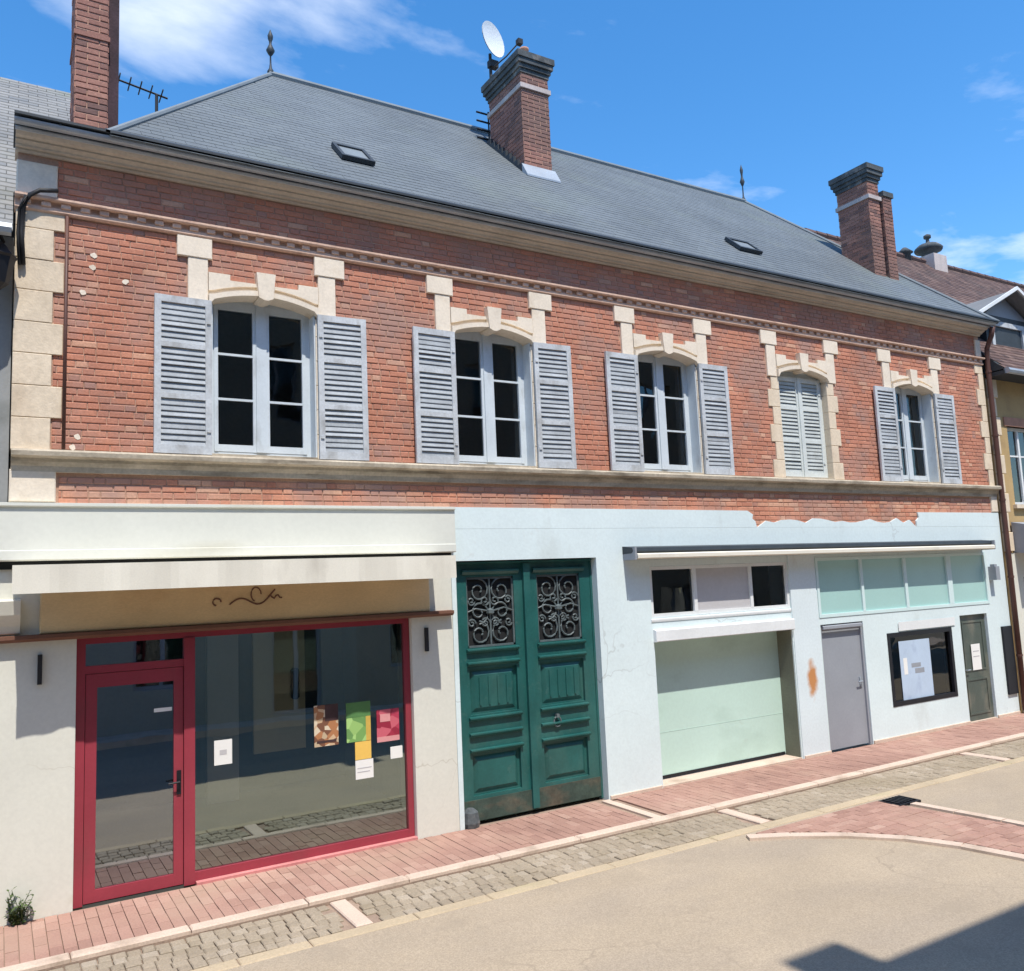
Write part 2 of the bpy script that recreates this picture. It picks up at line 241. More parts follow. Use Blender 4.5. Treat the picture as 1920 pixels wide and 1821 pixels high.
# ------------------------------------------------------------------ mesh helpers
class MB:
    def __init__(s): s.v = []; s.f = []; s.t = []
    def quad(s, a, b, c, d, t=.5):
        i = len(s.v); s.v += [a, b, c, d]; s.f.append((i, i+1, i+2, i+3)); s.t.append(t)
    def poly(s, pts, t=.5):
        i = len(s.v); s.v += list(pts); s.f.append(tuple(range(i, i+len(pts)))); s.t.append(t)
    def add(s, verts, faces, t=.5):
        i = len(s.v); s.v += list(verts); s.f += [tuple(i+k for k in f) for f in faces]; s.t += [t]*len(faces)
    def box(s, x0, x1, y0, y1, z0, z1, t=.5):
        v = [(x0, y0, z0), (x1, y0, z0), (x1, y1, z0), (x0, y1, z0), (x0, y0, z1), (x1, y0, z1), (x1, y1, z1), (x0, y1, z1)]
        s.add(v, [(0, 3, 2, 1), (4, 5, 6, 7), (0, 1, 5, 4), (1, 2, 6, 5), (2, 3, 7, 6), (3, 0, 4, 7)], t)
    def cbox(s, x0, x1, y0, y1, z0, z1, c=.004, t=.5, side='y'):
        """box with its seen face (front -Y or top +Z) chamfered"""
        if side == 'y':
            o = [(x0, y0+c, z0), (x1, y0+c, z0), (x1, y0+c, z1), (x0, y0+c, z1)]
            i = [(x0+c, y0, z0+c), (x1-c, y0, z0+c), (x1-c, y0, z1-c), (x0+c, y0, z1-c)]
            b = [(x0, y1, z0), (x1, y1, z0), (x1, y1, z1), (x0, y1, z1)]
        else:
            o = [(x0, y0, z1-c), (x1, y0, z1-c), (x1, y1, z1-c), (x0, y1, z1-c)]
            i = [(x0+c, y0+c, z1), (x1-c, y0+c, z1), (x1-c, y1-c, z1), (x0+c, y1-c, z1)]
            b = [(x0, y0, z0), (x1, y0, z0), (x1, y1, z0), (x0, y1, z0)]
        s.add(i+o+b, [(0, 1, 2, 3)] + [(4+k, 4+(k+1) % 4, (k+1) % 4, k) for k in range(4)] + [(8+k, 8+(k+1) % 4, 4+(k+1) % 4, 4+k) for k in range(4)] + [(11, 10, 9, 8)], t)
    def prism(s, prof, x0, x1, t=.5):
        """profile of (y,z) points, counter-clockwise seen from +X, extruded along X"""
        n = len(prof)
        v = [(x0, y, z) for y, z in prof] + [(x1, y, z) for y, z in prof]
        s.add(v, [(k, (k+1) % n, n+(k+1) % n, n+k) for k in range(n)] + [tuple(range(n-1, -1, -1)), tuple(range(n, 2*n))], t)
    def plate(s, pts, y0, y1, t=.5):
        """outline of (x,z) points extruded in depth y0 (front) to y1"""
        n = len(pts)
        v = [(x, y0, z) for x, z in pts] + [(x, y1, z) for x, z in pts]
        s.add(v, [tuple(range(n)), tuple(range(2*n-1, n-1, -1))] + [(k, n+k, n+(k+1) % n, (k+1) % n) for k in range(n)], t)
    def slab(s, pts, z0, z1, t=.5):
        n = len(pts)
        v = [(x, y, z1) for x, y in pts] + [(x, y, z0) for x, y in pts]
        s.add(v, [tuple(range(n)), tuple(range(2*n-1, n-1, -1))] + [(k, n+k, n+(k+1) % n, (k+1) % n) for k in range(n)], t)
    def tube(s, pts, r, n=6, t=.5, close=True):
        pts = [Vector(p) for p in pts]; rings = []
        rr = r if isinstance(r, (list, tuple)) else [r]*len(pts)
        for k, p in enumerate(pts):
            d = (pts[min(k+1, len(pts)-1)]-pts[max(k-1, 0)]).normalized()
            a = Vector((0, 0, 1)) if abs(d.z) < .9 else Vector((1, 0, 0))
            e1 = d.cross(a).normalized(); e2 = d.cross(e1)
            rings.append([tuple(p+(e1*math.cos(2*PI*j/n)+e2*math.sin(2*PI*j/n))*rr[k]) for j in range(n)])
        v = [q for ring in rings for q in ring]; f = []
        for k in range(len(pts)-1):
            for j in range(n): f.append((k*n+j, k*n+(j+1) % n, (k+1)*n+(j+1) % n, (k+1)*n+j))
        if close: f += [tuple(range(n-1, -1, -1)), tuple(range((len(pts)-1)*n, len(pts)*n))]
        s.add(v, f, t)
    def lathe(s, prof, cx, cy, n=12, t=.5):
        v = [(cx+r*math.cos(2*PI*j/n), cy+r*math.sin(2*PI*j/n), z) for r, z in prof for j in range(n)]
        f = [(k*n+j, k*n+(j+1) % n, (k+1)*n+(j+1) % n, (k+1)*n+j) for k in range(len(prof)-1) for j in range(n)]
        f += [tuple(range(n-1, -1, -1)), tuple(range((len(prof)-1)*n, len(prof)*n))]
        s.add(v, f, t)
    def mesh(s, name, m, smooth=False):
        me = bpy.data.meshes.new(name); me.from_pydata([tuple(p) for p in s.v], [], s.f); me.update()
        a = me.attributes.new('tone', 'FLOAT', 'FACE'); a.data.foreach_set('value', s.t)
        if smooth: me.polygons.foreach_set('use_smooth', [True]*len(me.polygons))
        me.materials.append(m); return me
    def build(s, name, m, parent=None, kind=None, smooth=False):
        return link(name, s.mesh(name, m, smooth), parent, kind)
def link(name, me, parent=None, kind=None, loc=(0, 0, 0), rot=(0, 0, 0)):
    o = bpy.data.objects.new(name, me); COL.objects.link(o); o.location = loc; o.rotation_euler = rot
    if parent:
        o.parent = parent
        if parent.location.length: o.location = Vector(loc)-parent_world(parent)
    if kind: o['kind'] = kind
    return o
def parent_world(p):
    v = Vector((0, 0, 0))
    while p: v = v+p.location; p = p.parent
    return v
def tag(o, label, cat, group=None):
    o['label'] = label; o['category'] = cat
    if group: o['group'] = group
    return o
def thing(name, label, cat, loc=(0, 0, 0), group=None):
    o = bpy.data.objects.new(name, None); COL.objects.link(o); o.location = loc; o.empty_display_size = .2
    return tag(o, label, cat, group)
def one(fn, name, m, parent=None, kind=None, smooth=False):
    b = MB(); fn(b); return b.build(name, m, parent, kind, smooth)
def wall_holes(b, x0, x1, z0, z1, holes, y0, y1):
    xs = sorted({x0, x1, *[h[0] for h in holes], *[h[1] for h in holes]}); zs = sorted({z0, z1, *[h[2] for h in holes], *[h[3] for h in holes]})
    xs = [x for x in xs if x0 <= x <= x1]; zs = [z for z in zs if z0 <= z <= z1]
    def solid(i, j):
        if i < 0 or j < 0 or i >= len(xs)-1 or j >= len(zs)-1: return False
        cx = (xs[i]+xs[i+1])/2; cz = (zs[j]+zs[j+1])/2
        return not any(h[0] < cx < h[1] and h[2] < cz < h[3] for h in holes)
    for i in range(len(xs)-1):
        for j in range(len(zs)-1):
            if not solid(i, j): continue
            a, c, d, e = xs[i], xs[i+1], zs[j], zs[j+1]
            b.quad((a, y0, d), (c, y0, d), (c, y0, e), (a, y0, e)); b.quad((c, y1, d), (a, y1, d), (a, y1, e), (c, y1, e))
            if not solid(i-1, j): b.quad((a, y1, d), (a, y0, d), (a, y0, e), (a, y1, e))
            if not solid(i+1, j): b.quad((c, y0, d), (c, y1, d), (c, y1, e), (c, y0, e))
            if not solid(i, j-1): b.quad((a, y1, d), (c, y1, d), (c, y0, d), (a, y0, d))
            if not solid(i, j+1): b.quad((a, y0, e), (c, y0, e), (c, y1, e), (a, y1, e))
def frame_mb(b, x0, x1, z0, z1, w_, y0, y1, top=True, bottom=True):
    b.box(x0, x0+w_, y0, y1, z0, z1); b.box(x1-w_, x1, y0, y1, z0, z1)
    if bottom: b.box(x0+w_, x1-w_, y0+.001, y1-.001, z0, z0+w_)
    if top: b.box(x0+w_, x1-w_, y0+.001, y1-.001, z1-w_, z1)

# ================================================================== SETTING
def setting():
    g = one(lambda b: b.slab([(-150, -150), (200, -150), (200, 200), (-150, 200)], -.30, -.075), 'ground', m_ground, None, 'structure')
    road = one(lambda b: b.slab([(-60, -9.0), (90, -9.0), (90, -1.93), (-60, -1.93)], -.2, -.05), 'road', m_road, None, 'structure')
    # red brick crossing with a flared edge
    arc = [(6.75, -2.03), (7.15, -2.26), (7.6, -2.62), (7.95, -3.05), (8.15, -3.55), (8.25, -4.1), (8.28, -5), (8.28, -8.9)]
    edge = lambda k: Vector((arc[k][0], arc[k][1]))
    right = [(9.15, -8.9), (9.15, -3.6), (9.02, -2.35), (8.9, -2.03)]
    cross = one(lambda b: b.slab(list(reversed(arc))+[(x, y) for x, y in reversed(right)][0:0]+[(8.9, -2.03), (9.02, -2.35), (9.15, -3.6), (9.15, -8.9)][0:4], -.06, -.044), 'crossing', m_joint, None, 'structure')
    import bisect
    def xl(y):
        for k in range(len(arc)-1):
            if arc[k+1][1] <= y <= arc[k][1]:
                t = (y-arc[k][1])/(arc[k+1][1]-arc[k][1]); return arc[k][0]+t*(arc[k+1][0]-arc[k][0])
        return 8.28
    rr = random.Random(3)
    B = MB(); items = []
    y = -2.04; row = 0
    while y > -8.8:
        a = xl(y-.05)+.03; c = 9.13 if y < -3.6 else 8.9+.23*min(1, (-y-2.03)/1.6)
        x = a-(row % 2)*.1
        while x < c:
            p0 = max(x+.0025, a); p1 = min(x+.1975, c)
            if p1-p0 > .03: items.append((p0, p1, y-.0975, y-.0025))
            x += .2
        y -= .1; row += 1
    items.sort(key=lambda q: -(q[2])); 
    for q in items: B.cbox(q[0], q[1], q[2], q[3], -.07, -.026+rr.uniform(-.002, .002), .003, min(1, max(0, rr.gauss(.45, .22))), 'z')
    B.build('paver', m_paver, cross, 'stuff')
    E = MB()
    for k in range(len(arc)-1):
        p, q = edge(k), edge(k+1); n = int(max(1, round((q-p).length/.45)))
        for i in range(n):
            u = p.lerp(q, i/n); v = p.lerp(q, (i+1)/n); d = (v-u).normalized(); nn = Vector((d.y, -d.x))*(-1)
            uu = u+d*.006; vv = v-d*.006
            e = MB(); e.slab([tuple(uu), tuple(uu-nn*.13), tuple(vv-nn*.13), tuple(vv)][::-1], -.08, -.022+rr.uniform(-.003, .003))
            e.build('edge_stone', m_kerb, cross)
    for i in range(13):
        y0 = -2.35-i*.5
        x0 = 9.03 if i == 0 else (9.03+.12*min(1, i/2.5))
        x1 = 9.03+.12*min(1, (i+1)/2.5)
        e = MB(); e.slab([(x0+.02, y0-.006), (x1+.02, y0-.494), (x1+.13, y0-.494), (x0+.13, y0-.006)], -.08, -.024+rr.uniform(-.003, .003)); e.build('edge_stone', m_kerb, cross)
    # gutter strip of granite setts between kerb and road
    gut = one(lambda b: b.slab([(-40, -1.80), (60, -1.80), (60, -1.13), (-40, -1.13)], -.2, -.062), 'gutter', m_joint, None, 'structure')
    strips = [(2.56, 2.72), (7.22, 7.38), (12.0, 12.16), (-2.2, -2.04)]
    cells = []
    y = -1.14; row = 0
    while y > -1.79:
        x = -1.2+(row % 2)*.055+rr.uniform(0, .02)
        while x < 19.5:
            ww = rr.uniform(.095, .125)
            if not any(a-ww < x < c for a, c in strips): cells.append((x+.003, x+ww-.003, y-.106, y-.003))
            x += ww
        y -= .109; row += 1
    def score(c): return (c[0]+.3)**2+(c[2]+8.8)**2
    vis = sorted([c for c in cells if c[0] > .55+(c[2]+1.14)*-1.2], key=score)
    near = vis[:290]; far = [c for c in cells if c not in set(near)]
    cache = {}
    for c in near:
        k = (round((c[1]-c[0])/.01), rr.randrange(6))
        if k not in cache:
            b = MB(); wx = k[0]*.01; b.cbox(-wx/2, wx/2, -.0515, .0515, -.09, 0, .008, [.1, .3, .45, .6, .75, .95][k[1]], 'z'); cache[k] = b.mesh('sett', m_sett)
        link('sett', cache[k], gut, None, ((c[0]+c[1])/2, (c[2]+c[3])/2, -.040+rr.uniform(-.006, .006)), (rr.uniform(-.03, .03), rr.uniform(-.03, .03), rr.uniform(-.04, .04)))
    B = MB()
    for c in far: B.cbox(c[0], c[1], c[2], c[3], -.13, -.040+rr.uniform(-.005, .005), .008, min(1, max(0, rr.gauss(.5, .25))), 'z')
    B.build('sett', m_sett, gut, 'stuff')
    for a, c in strips[:3]:
        one(lambda b: b.cbox(a+.006, c-.006, -1.79, -1.135, -.12, -.034, .01, .5, 'z'), 'crossing_strip', m_kerb, gut)
    # sand-coloured edge strip between setts and road
    es = one(lambda b: b.slab([(-40, -1.95), (60, -1.95), (60, -1.80), (-40, -1.80)], -.2, -.055), 'edge_strip', m_joint, None, 'structure')
    x = -1.5
    while x < 22:
        ln = rr.uniform(.55, .95)
        one(lambda b: b.cbox(x+.004, x+ln-.004, -1.945, -1.805, -.12, -.040+rr.uniform(-.003, .003), .008, .5, 'z'), 'strip_stone', m_strip, es); x += ln
    # kerb
    kb = one(lambda b: b.slab([(-40, -1.13), (60, -1.13), (60, -1.0), (-40, -1.0)], -.2, -.03), 'kerb', m_joint, None, 'structure')
    x = -1.3
    while x < 22:
        ln = rr.uniform(.85, 1.1)
        one(lambda b: b.cbox(x+.004, x+ln-.004, -1.128, -1.003, -.1, .008+rr.uniform(-.004, .003), .012, .5, 'z'), 'kerb_stone', m_kerb, kb); x += ln
    # pavement of red pavers
    pv = one(lambda b: b.slab([(-40, -1.0), (60, -1.0), (60, .5), (-40, .5)], -.2, -.022), 'pavement', m_joint, None, 'structure')
    cells = []; bar = [(6.38, 6.50)]
    y = -.006; row = 0
    xx = -1.0; col = 0
    while xx < 22:
        y = -.995+(col % 2)*-.1
        while y < -.03:
            y0 = max(y+.0025, -.997); y1 = min(y+.1975, -.015)
            if y1-y0 > .03 and not any(a-.09 < xx < c for a, c in bar): cells.append((xx+.0025, xx+.0975, y0, y1))
            y += .2
        xx += .1; col += 1
    vis = sorted([c for c in cells if c[0] > .30-(c[3]+1)*.3], key=score)
    near = vis[:290]; ns = set(near); far = [c for c in cells if c not in ns]; cache = {}
    def wear(c): return .47+.16*math.sin(c[0]*1.3+c[2]*2)+.12*math.sin(c[0]*.37+1)
    for c in near:
        tn = min(7, max(0, int(8*rr.gauss(wear(c), .17)))); k = (round((c[3]-c[2])/.004), tn)
        if k not in cache:
            b = MB(); h = k[0]*.004; b.cbox(-.0475, .0475, -h/2, h/2, -.06, 0, .002, (tn+.5)/8, 'z'); cache[k] = b.mesh('paver', m_paver)
        link('paver', cache[k], pv, None, ((c[0]+c[1])/2, (c[2]+c[3])/2, rr.uniform(-.003, .002)), (rr.uniform(-.006, .006), rr.uniform(-.006, .006), 0))
    B = MB()
    for c in far: B.cbox(c[0], c[1], c[2], c[3], -.06, rr.uniform(-.003, .002), .002, min(1, max(0, rr.gauss(wear(c), .17))), 'z')
    B.build('paver', m_paver, pv, 'stuff')
    one(lambda b: b.cbox(6.385, 6.495, -.995, -.02, -.06, .002, .004, .5, 'z'), 'crossing_strip', m_kerb, pv)
    # opposite pavement, behind the camera
    one(lambda b: b.slab([(-60, -9.9), (90, -9.9), (90, -9.0), (-60, -9.0)], -.2, .07), 'opposite_pavement', m_kerb, None, 'structure')
setting()

# ================================================================== THE BRICK HOUSE
house = thing('brick_house', 'long two-storey red brick house with slate hip roof and white shopfronts', 'house')
WC = [2.355+2.775*k for k in range(5)]      # window centres
HWO = .545                                   # half opening width
SILL, SPR, CRN = 4.09, 5.70, 5.80            # sill, arch springing, arch crown
X0, X1 = .45, 15.45                          # brick field
def arch_z(dx, base=SPR, crown=CRN, half=HWO):
    return base+(crown-base)*(1-(dx/half)**2) if abs(dx) < half else base
# ---- upper wall core (mortar) with openings
holes = [(c-HWO-.05, c+HWO+.05, SILL-.02, CRN+.06) for c in WC]
wall = one(lambda b: wall_holes(b, .07, 15.66, 3.30, 6.95, holes, .008, .42), 'wall', m_mortar, house)
# ---- brickwork
def excl(z, zc):
    ex = []
    for c in WC:
        if SILL-.01 < z < CRN+.20:
            k = int((z-SILL)/.27); wj = .17 if k % 2 else .25
            hw = HWO+wj
            if z > SPR-.06: hw = HWO+.235 if z < 5.86 else .80
            if z > 5.86: hw = max(hw, .78)
            if z < 5.95: ex.append((c-hw, c+hw))
            else: ex += [(c-.78, c-.56), (c+.56, c+.78), (c-.10, c+.10), (c-.58, c-.36), (c+.36, c+.58)]
        elif z >= CRN+.20 and z < 6.13: ex += [(c-.78, c-.57), (c+.57, c+.78)] + ([(c-.10, c+.10)] if z < 6.05 else [])
        elif 6.13 <= z < 6.36: ex += [(c-.885, c-.535), (c+.535, c+.885)]
    return ex
rb = random.Random(11)
bricks = []
def lay(z0, z1, xa, xb, tb=0):
    z = z0; row = 0
    while z+.058 <= z1+.004:
        zc = z+.028; ex = sorted(excl(zc, 0)); tooth = .0
        xa_ = xa
        if z > 4.05 and z < 6.4: xa_ = .475 if int((z-4.08)/.30) % 2 else .385
        xb_ = xb
        if z > 4.05 and z < 6.4: xb_ = 15.40 if int((z-4.08)/.30) % 2 else 15.50
        x = xa_-rb.uniform(0, .1); k = row % 2
        while x < xb_:
            wd = .218 if k % 2 == 0 else .104
            segs = [(max(x, xa_), min(x+wd, xb_))]
            for a, c in ex:
                ns = []
                for s0, s1 in segs:
                    if c <= s0 or a >= s1: ns.append((s0, s1)); continue
                    if s0 < a: ns.append((s0, a))
                    if c < s1: ns.append((c, s1))
                segs = ns
            for s0, s1 in segs:
                if s1-s0 > .022:
                    lattice = abs(((s0*3.1+z*5.2) % 3.1)-1.55) < .28 and k % 2 == 1
                    tn = rb.gauss(.55, .15)-(.30 if lattice else 0)+tb-(.18 if k % 2 else 0)*rb.random()
                    if rb.random() < .035: tn = .98
                    bricks.append((s0+.005, s1-.005, z+.001, z+.056, min(1, max(0, tn))))
            x += wd; k += 1
        z += .066; row += 1
lay(4.095, 6.365, X0, 15.45)
lay(6.505, 6.915, .40, 15.52, -.04)
lay(3.32, 3.90, .45, 15.5, .26)
def bscore(q): return (q[0]-.0)**2+(q[2]-4.6)**2*.6
near = sorted([q for q in bricks if q[0] < 2.6 and 4.1 < q[2] < 6.3], key=bscore)[:290]; ns = set(near)
cache = {}
for q in near:
    tn = min(9, int(q[4]*10)); k = (round((q[1]-q[0])/.006), tn)
    if k not in cache:
        b = MB(); wx = k[0]*.006; b.cbox(-wx/2, wx/2, 0, .05, -.0275, .0275, .005, (tn+.5)/10); cache[k] = b.mesh('brick', m_brick)
    link('brick', cache[k], wall, None, ((q[0]+q[1])/2, rb.uniform(-.003, .003), (q[2]+q[3])/2), (0, 0, rb.uniform(-.008, .008)))
B = MB()
for q in bricks:
    if q not in ns:
        d = rb.uniform(-.003, .003); B.cbox(q[0], q[1], d, d+.05, q[2], q[3], .005, q[4])
B.build('brick', m_brick, wall, 'stuff')
# a few chipped, lime-splashed brick faces on the left
for (x, z) in [(.72, 6.0), (.71, 5.88), (1.0, 5.78), (.63, 5.62), (.60, 4.22), (.56, 4.12)]:
    e = MB(); n = 9; pts = [(x+(.030+.006*math.sin(5*k+x*9))*math.cos(2*PI*k/n), z+(.026+.005*math.cos(4*k+z*7))*math.sin(2*PI*k/n)) for k in range(n)]
    e.plate(pts, -.0045, .004); e.build('lime_splash', m_stoneW, wall)

# ---- left and right quoins
rq = random.Random(5)
def quoin(xl, xs, xlong, right=False):
    z = 4.08; k = 0
    while z < 6.36:
        h = min(.30, 6.37-z); w2 = xlong if k % 2 else xs
        if not right: a, c = xl, w2
        else: a, c = w2, xl
        one(lambda b: b.cbox(a+.003, c-.003, -.018+rq.uniform(-.002, .002), .3, z+.003, z+h-.002, .005), 'quoin_stone', m_stone, house)
        z += h; k += 1
quoin(.06, .38, .47)
quoin(15.66, 15.50, 15.41, True)
for (a, c, z0, z1, dpt) in [(.06, .40, 6.50, 6.83, -.02), (.06, .43, 3.60, 3.90, -.03), (15.5, 15.66, 6.50, 6.83, -.03), (15.47, 15.66, 3.60, 3.90, -.03)]:
    one(lambda b: b.cbox(a, c, dpt, .3, z0+.003, z1-.003, .01), 'quoin_stone', m_stoneW, house)

# ---- string course: fillet, dentils, fillet
one(lambda b: (b.prism([(.1, 6.345), (-.025, 6.345), (-.04, 6.36), (-.04, 6.395), (.1, 6.395)], .05, 15.67), b.box(.05, 15.67, -.02, .1, 6.395, 6.45),
               b.prism([(.1, 6.45), (-.075, 6.45), (-.085, 6.462), (-.085, 6.482), (-.05, 6.497), (.1, 6.505)], .05, 15.67)), 'string_course', m_string, house)
dm = MB(); dm.cbox(-.042, .042, -.035, .06, -.026, .026, .006); dmesh = dm.mesh('dentil', m_string)
nd = 94
for k in range(nd): link('dentil', dmesh, house, None, (.14+k*(15.44/(nd-1)), -.02, 6.4225))
# ---- sill course
one(lambda b: b.prism([(.1, 3.88), (-.03, 3.88), (-.035, 3.93), (-.06, 3.97), (-.065, 4.0), (-.125, 4.015), (-.13, 4.055), (-.11, 4.075), (.1, 4.085)], .07, 15.67), 'sill_course', m_stoneG, house)

# ---- window surrounds, windows, shutters
def surround(c, i):
    z = SILL; k = 0
    while z < SPR-.08:
        h = .27; wj = .17 if k % 2 else .25; zz = min(z+h, SPR-.06)
        for s in (-1, 1):
            a, d = sorted((c+s*HWO, c+s*(HWO+wj)))
            one(lambda b: b.cbox(a+(0 if s > 0 else .003), d-(.003 if s > 0 else 0), -.012, .24, z+.002, zz-.002, .006), 'surround_stone', m_stone if i == 3 else m_stoneW, house)
        z += h; k += 1
    zt = 5.945; zl = SPR-.06
    def lint(sa, sb):   # arched lintel piece from dx=sa to sb with a grooved label mould
        n = 10; dxs = [sa+(sb-sa)*t/n for t in range(n+1)]
        low = [(c+d, arch_z(d) if abs(d) < HWO else zl) for d in dxs]
        step = lambda d: 5.93 if abs(d) < .36 else (5.985 if abs(d) < .58 else 5.985)
        mid = lambda d: arch_z(d)+.075
        b = MB()
        # lower moulding band (proud), groove, upper band
        lo = [(x, z) for x, z in low]; hi = [(c+d, mid(d)-.02) for d in reversed(dxs)]
        b.plate(lo+hi, -.055, .24)
        b.plate([(c+d, mid(d)-.02) for d in dxs]+[(c+d, mid(d)+.028) for d in reversed(dxs)], .004, .24)
        up = [(c+sb, step(sb))]
        if sa < 0: up = [(c+sb, 5.935), (c-.36, 5.935), (c-.36, 5.995), (c+sa, 5.995)]
        else: up = [(c+sb, 5.995), (c+.36, 5.995), (c+.36, 5.935), (c+sa, 5.935)]
        b.plate([(c+d, mid(d)+.028) for d in dxs]+up, -.028, .24)
        b.build('lintel_stone', m_stoneW, house)
    lint(-.575, -.075); lint(.075, .575)
    one(lambda b: b.plate([(c-.075, CRN-.02), (c-.02, CRN-.045), (c+.02, CRN-.045), (c+.075, CRN-.02), (c+.10, 6.05), (c-.10, 6.05)], -.075, .24), 'keystone', m_stoneW, house)
    for s in (-1, 1):
        a, d = sorted((c+s*.58, c+s*.775))
        one(lambda b: b.cbox(a, d, -.022, .24, zl, 6.128, .006), 'surround_stone', m_stoneW, house)
        a, d = sorted((c+s*.54, c+s*.88))
        one(lambda b: b.cbox(a, d, -.032, .24, 6.13, 6.343, .006), 'surround_stone', m_stoneW, house)
        a, d = sorted((c+s*HWO, c+s*(HWO+.235)))
    one(lambda b: b.box(c-HWO, c+HWO, -.02, .30, SILL-.02, SILL+.022), 'window_sill', m_stoneG, house)
def window(c, i):
    y0, y1 = .165, .225; z0, z1 = SILL+.022, CRN+.02; xa, xb = c-HWO+.004, c+HWO-.004
    b = MB(); frame_mb(b, xa, xb, z0, z1, .055, y0+.01, y1+.03)
    b.box(c-.055, c+.055, y0-.012, y1, z0+.056, z1-.056)
    for s in (-1, 1):                       # inner casement stiles and rails
        e0, e1 = sorted((c+s*.0555, c+s*(HWO-.06)))
        b.box(e0, e0+.032, y0+.004, y1-.004, z0+.056, z1-.056) if s > 0 else b.box(e1-.032, e1, y0+.004, y1-.004, z0+.056, z1-.056)
        b.box(e0, e1, y0+.006, y1-.006, z0+.0565, z0+.13); b.box(e0, e1, y0+.006, y1-.006, z1-.14, z1-.0565)
        b.box(e1-.04, e1, y0+.002, y1-.002, z0+.057, z1-.057) if s > 0 else b.box(e0, e0+.04, y0+.002, y1-.002, z0+.057, z1-.057)
    wn = b.build('window', m_winf, house)
    for s in (-1, 1):
        e0, e1 = sorted((c+s*(HWO-.014), c+s*(HWO-.001)))
        one(lambda q: q.box(e0, e1, .006, y0+.009, z0+.001, SPR-.02), 'jamb_lining', m_winf, wn)
    gz0, gz1 = z0+.13, z1-.14; hz = (gz1-gz0)/3
    for s in (-1, 1):
        e0, e1 = sorted((c+s*.085, c+s*(HWO-.095)))
        for k in range(3):
            t = rb.uniform(-.006, .006)
            p = MB(); p.quad((e0-.01, y0+.03+t, gz0+k*hz-.005), (e1+.01, y0+.03-t, gz0+k*hz-.005), (e1+.01, y0+.03-t*.5, gz0+(k+1)*hz), (e0-.01, y0+.03+t, gz0+(k+1)*hz))
            p.build('pane', m_glassW, wn)
            if k: one(lambda q: q.box(e0, e1, y0+.008, y0+.05, gz0+k*hz-.012, gz0+k*hz+.012), 'glazing_bar', m_winf, wn)
SLAT = {}
def shutter(xh, wd, z0, z1, ang, side, mf, ms, yoff=-.03):
    """xh: hinge x; side -1 folds to the left of the opening; built flat from the hinge outwards then turned by ang"""
    e = bpy.data.objects.new('shutter', None)
    st = .062; th = .034
    b = MB(); s = side
    def bx(xa, xb, *r):
        a, d = sorted((s*xa, s*xb)); b.box(a, d, *r)
    H = z1-z0
    bx(0, st, -th, 0, 0, H); bx(wd-st, wd, -th, 0, 0, H)
    rails = [(0, .085), (H*.345, H*.345+.05), (H*.67, H*.67+.05), (H-.07, H)]
    for a, d in rails: bx(st, wd-st, -th+.002, -.002, a, d)
    bx(st*.2, st*.8, -th-.012, -th, H*.14, H*.14+.03); bx(st*.2, st*.8, -th-.012, -th, H*.84, H*.84+.03)
    me = b.mesh('shutter', mf); bpy.data.objects.remove(e)
    o = link('shutter', me, house, None, (xh, yoff, z0), (0, 0, ang))
    key = (round(wd, 3), mf.name, s)
    if key not in SLAT:
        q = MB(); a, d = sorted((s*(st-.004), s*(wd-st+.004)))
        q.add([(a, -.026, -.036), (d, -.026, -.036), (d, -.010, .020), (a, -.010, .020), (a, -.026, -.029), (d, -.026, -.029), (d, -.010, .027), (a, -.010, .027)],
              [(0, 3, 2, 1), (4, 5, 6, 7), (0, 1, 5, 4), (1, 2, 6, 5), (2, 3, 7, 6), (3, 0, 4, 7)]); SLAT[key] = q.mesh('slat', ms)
    for (a0, a1), (b0, b1) in zip(rails[:-1], rails[1:]):
        n = int((b0-a1)/.052); stp = (b0-a1)/n
        for k in range(n):
            sl = bpy.data.objects.new('slat', SLAT[key]); COL.objects.link(sl); sl.parent = o
            sl.location = (0, 0, a1+(k+.5)*stp); sl.rotation_euler = (rb.gauss(0, .09), 0, 0)
    return o
room = None
for i, c in enumerate(WC):
    surround(c, i)
    if i != 3:
        window(c, i)
        aL = rb.uniform(.01, .05); aR = rb.uniform(.01, .05)
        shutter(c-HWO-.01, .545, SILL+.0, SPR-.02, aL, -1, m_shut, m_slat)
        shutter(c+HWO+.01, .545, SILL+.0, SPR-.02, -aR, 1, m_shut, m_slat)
    else:
        b = MB(); frame_mb(b, c-HWO+.003, c+HWO-.003, SILL+.022, CRN+.02, .045, .10, .16); b.build('window', m_shutW, house)
        shutter(c-HWO+.05, .487, SILL+.03, SPR-.005, 0, 1, m_shutW, m_slatW, .12)
        shutter(c+HWO-.05, .487, SILL+.03, SPR-.005, 0, -1, m_shutW, m_slatW, .12)
        one(lambda b: b.box(c-.03, c+.03, .07, .086, SILL+.03, SPR-.005), 'closing_strip', m_shutW, house)
        one(lambda b: b.box(c-HWO+.046, c+HWO-.046, .125, .15, SPR-.004, CRN), 'head_board', m_shutW, house)
one(lambda b: (b.quad((.3, 3.4, 3.95), (15.5, 3.4, 3.95), (15.5, 3.4, 6.9), (.3, 3.4, 6.9)), b.quad((.3, .42, 3.95), (.3, 3.4, 3.95), (.3, 3.4, 6.9), (.3, .42, 6.9)), b.quad((15.5, .42, 3.95), (15.5, .42, 6.9), (15.5, 3.4, 6.9), (15.5, 3.4, 3.95)),
               b.quad((.3, .42, 4.0), (15.5, .42, 4.0), (15.5, 3.4, 4.0), (.3, 3.4, 4.0)), b.quad((.3, .42, 6.7), (.3, 3.4, 6.7), (15.5, 3.4, 6.7), (15.5, .42, 6.7))), 'upper_rooms', m_room2, house)

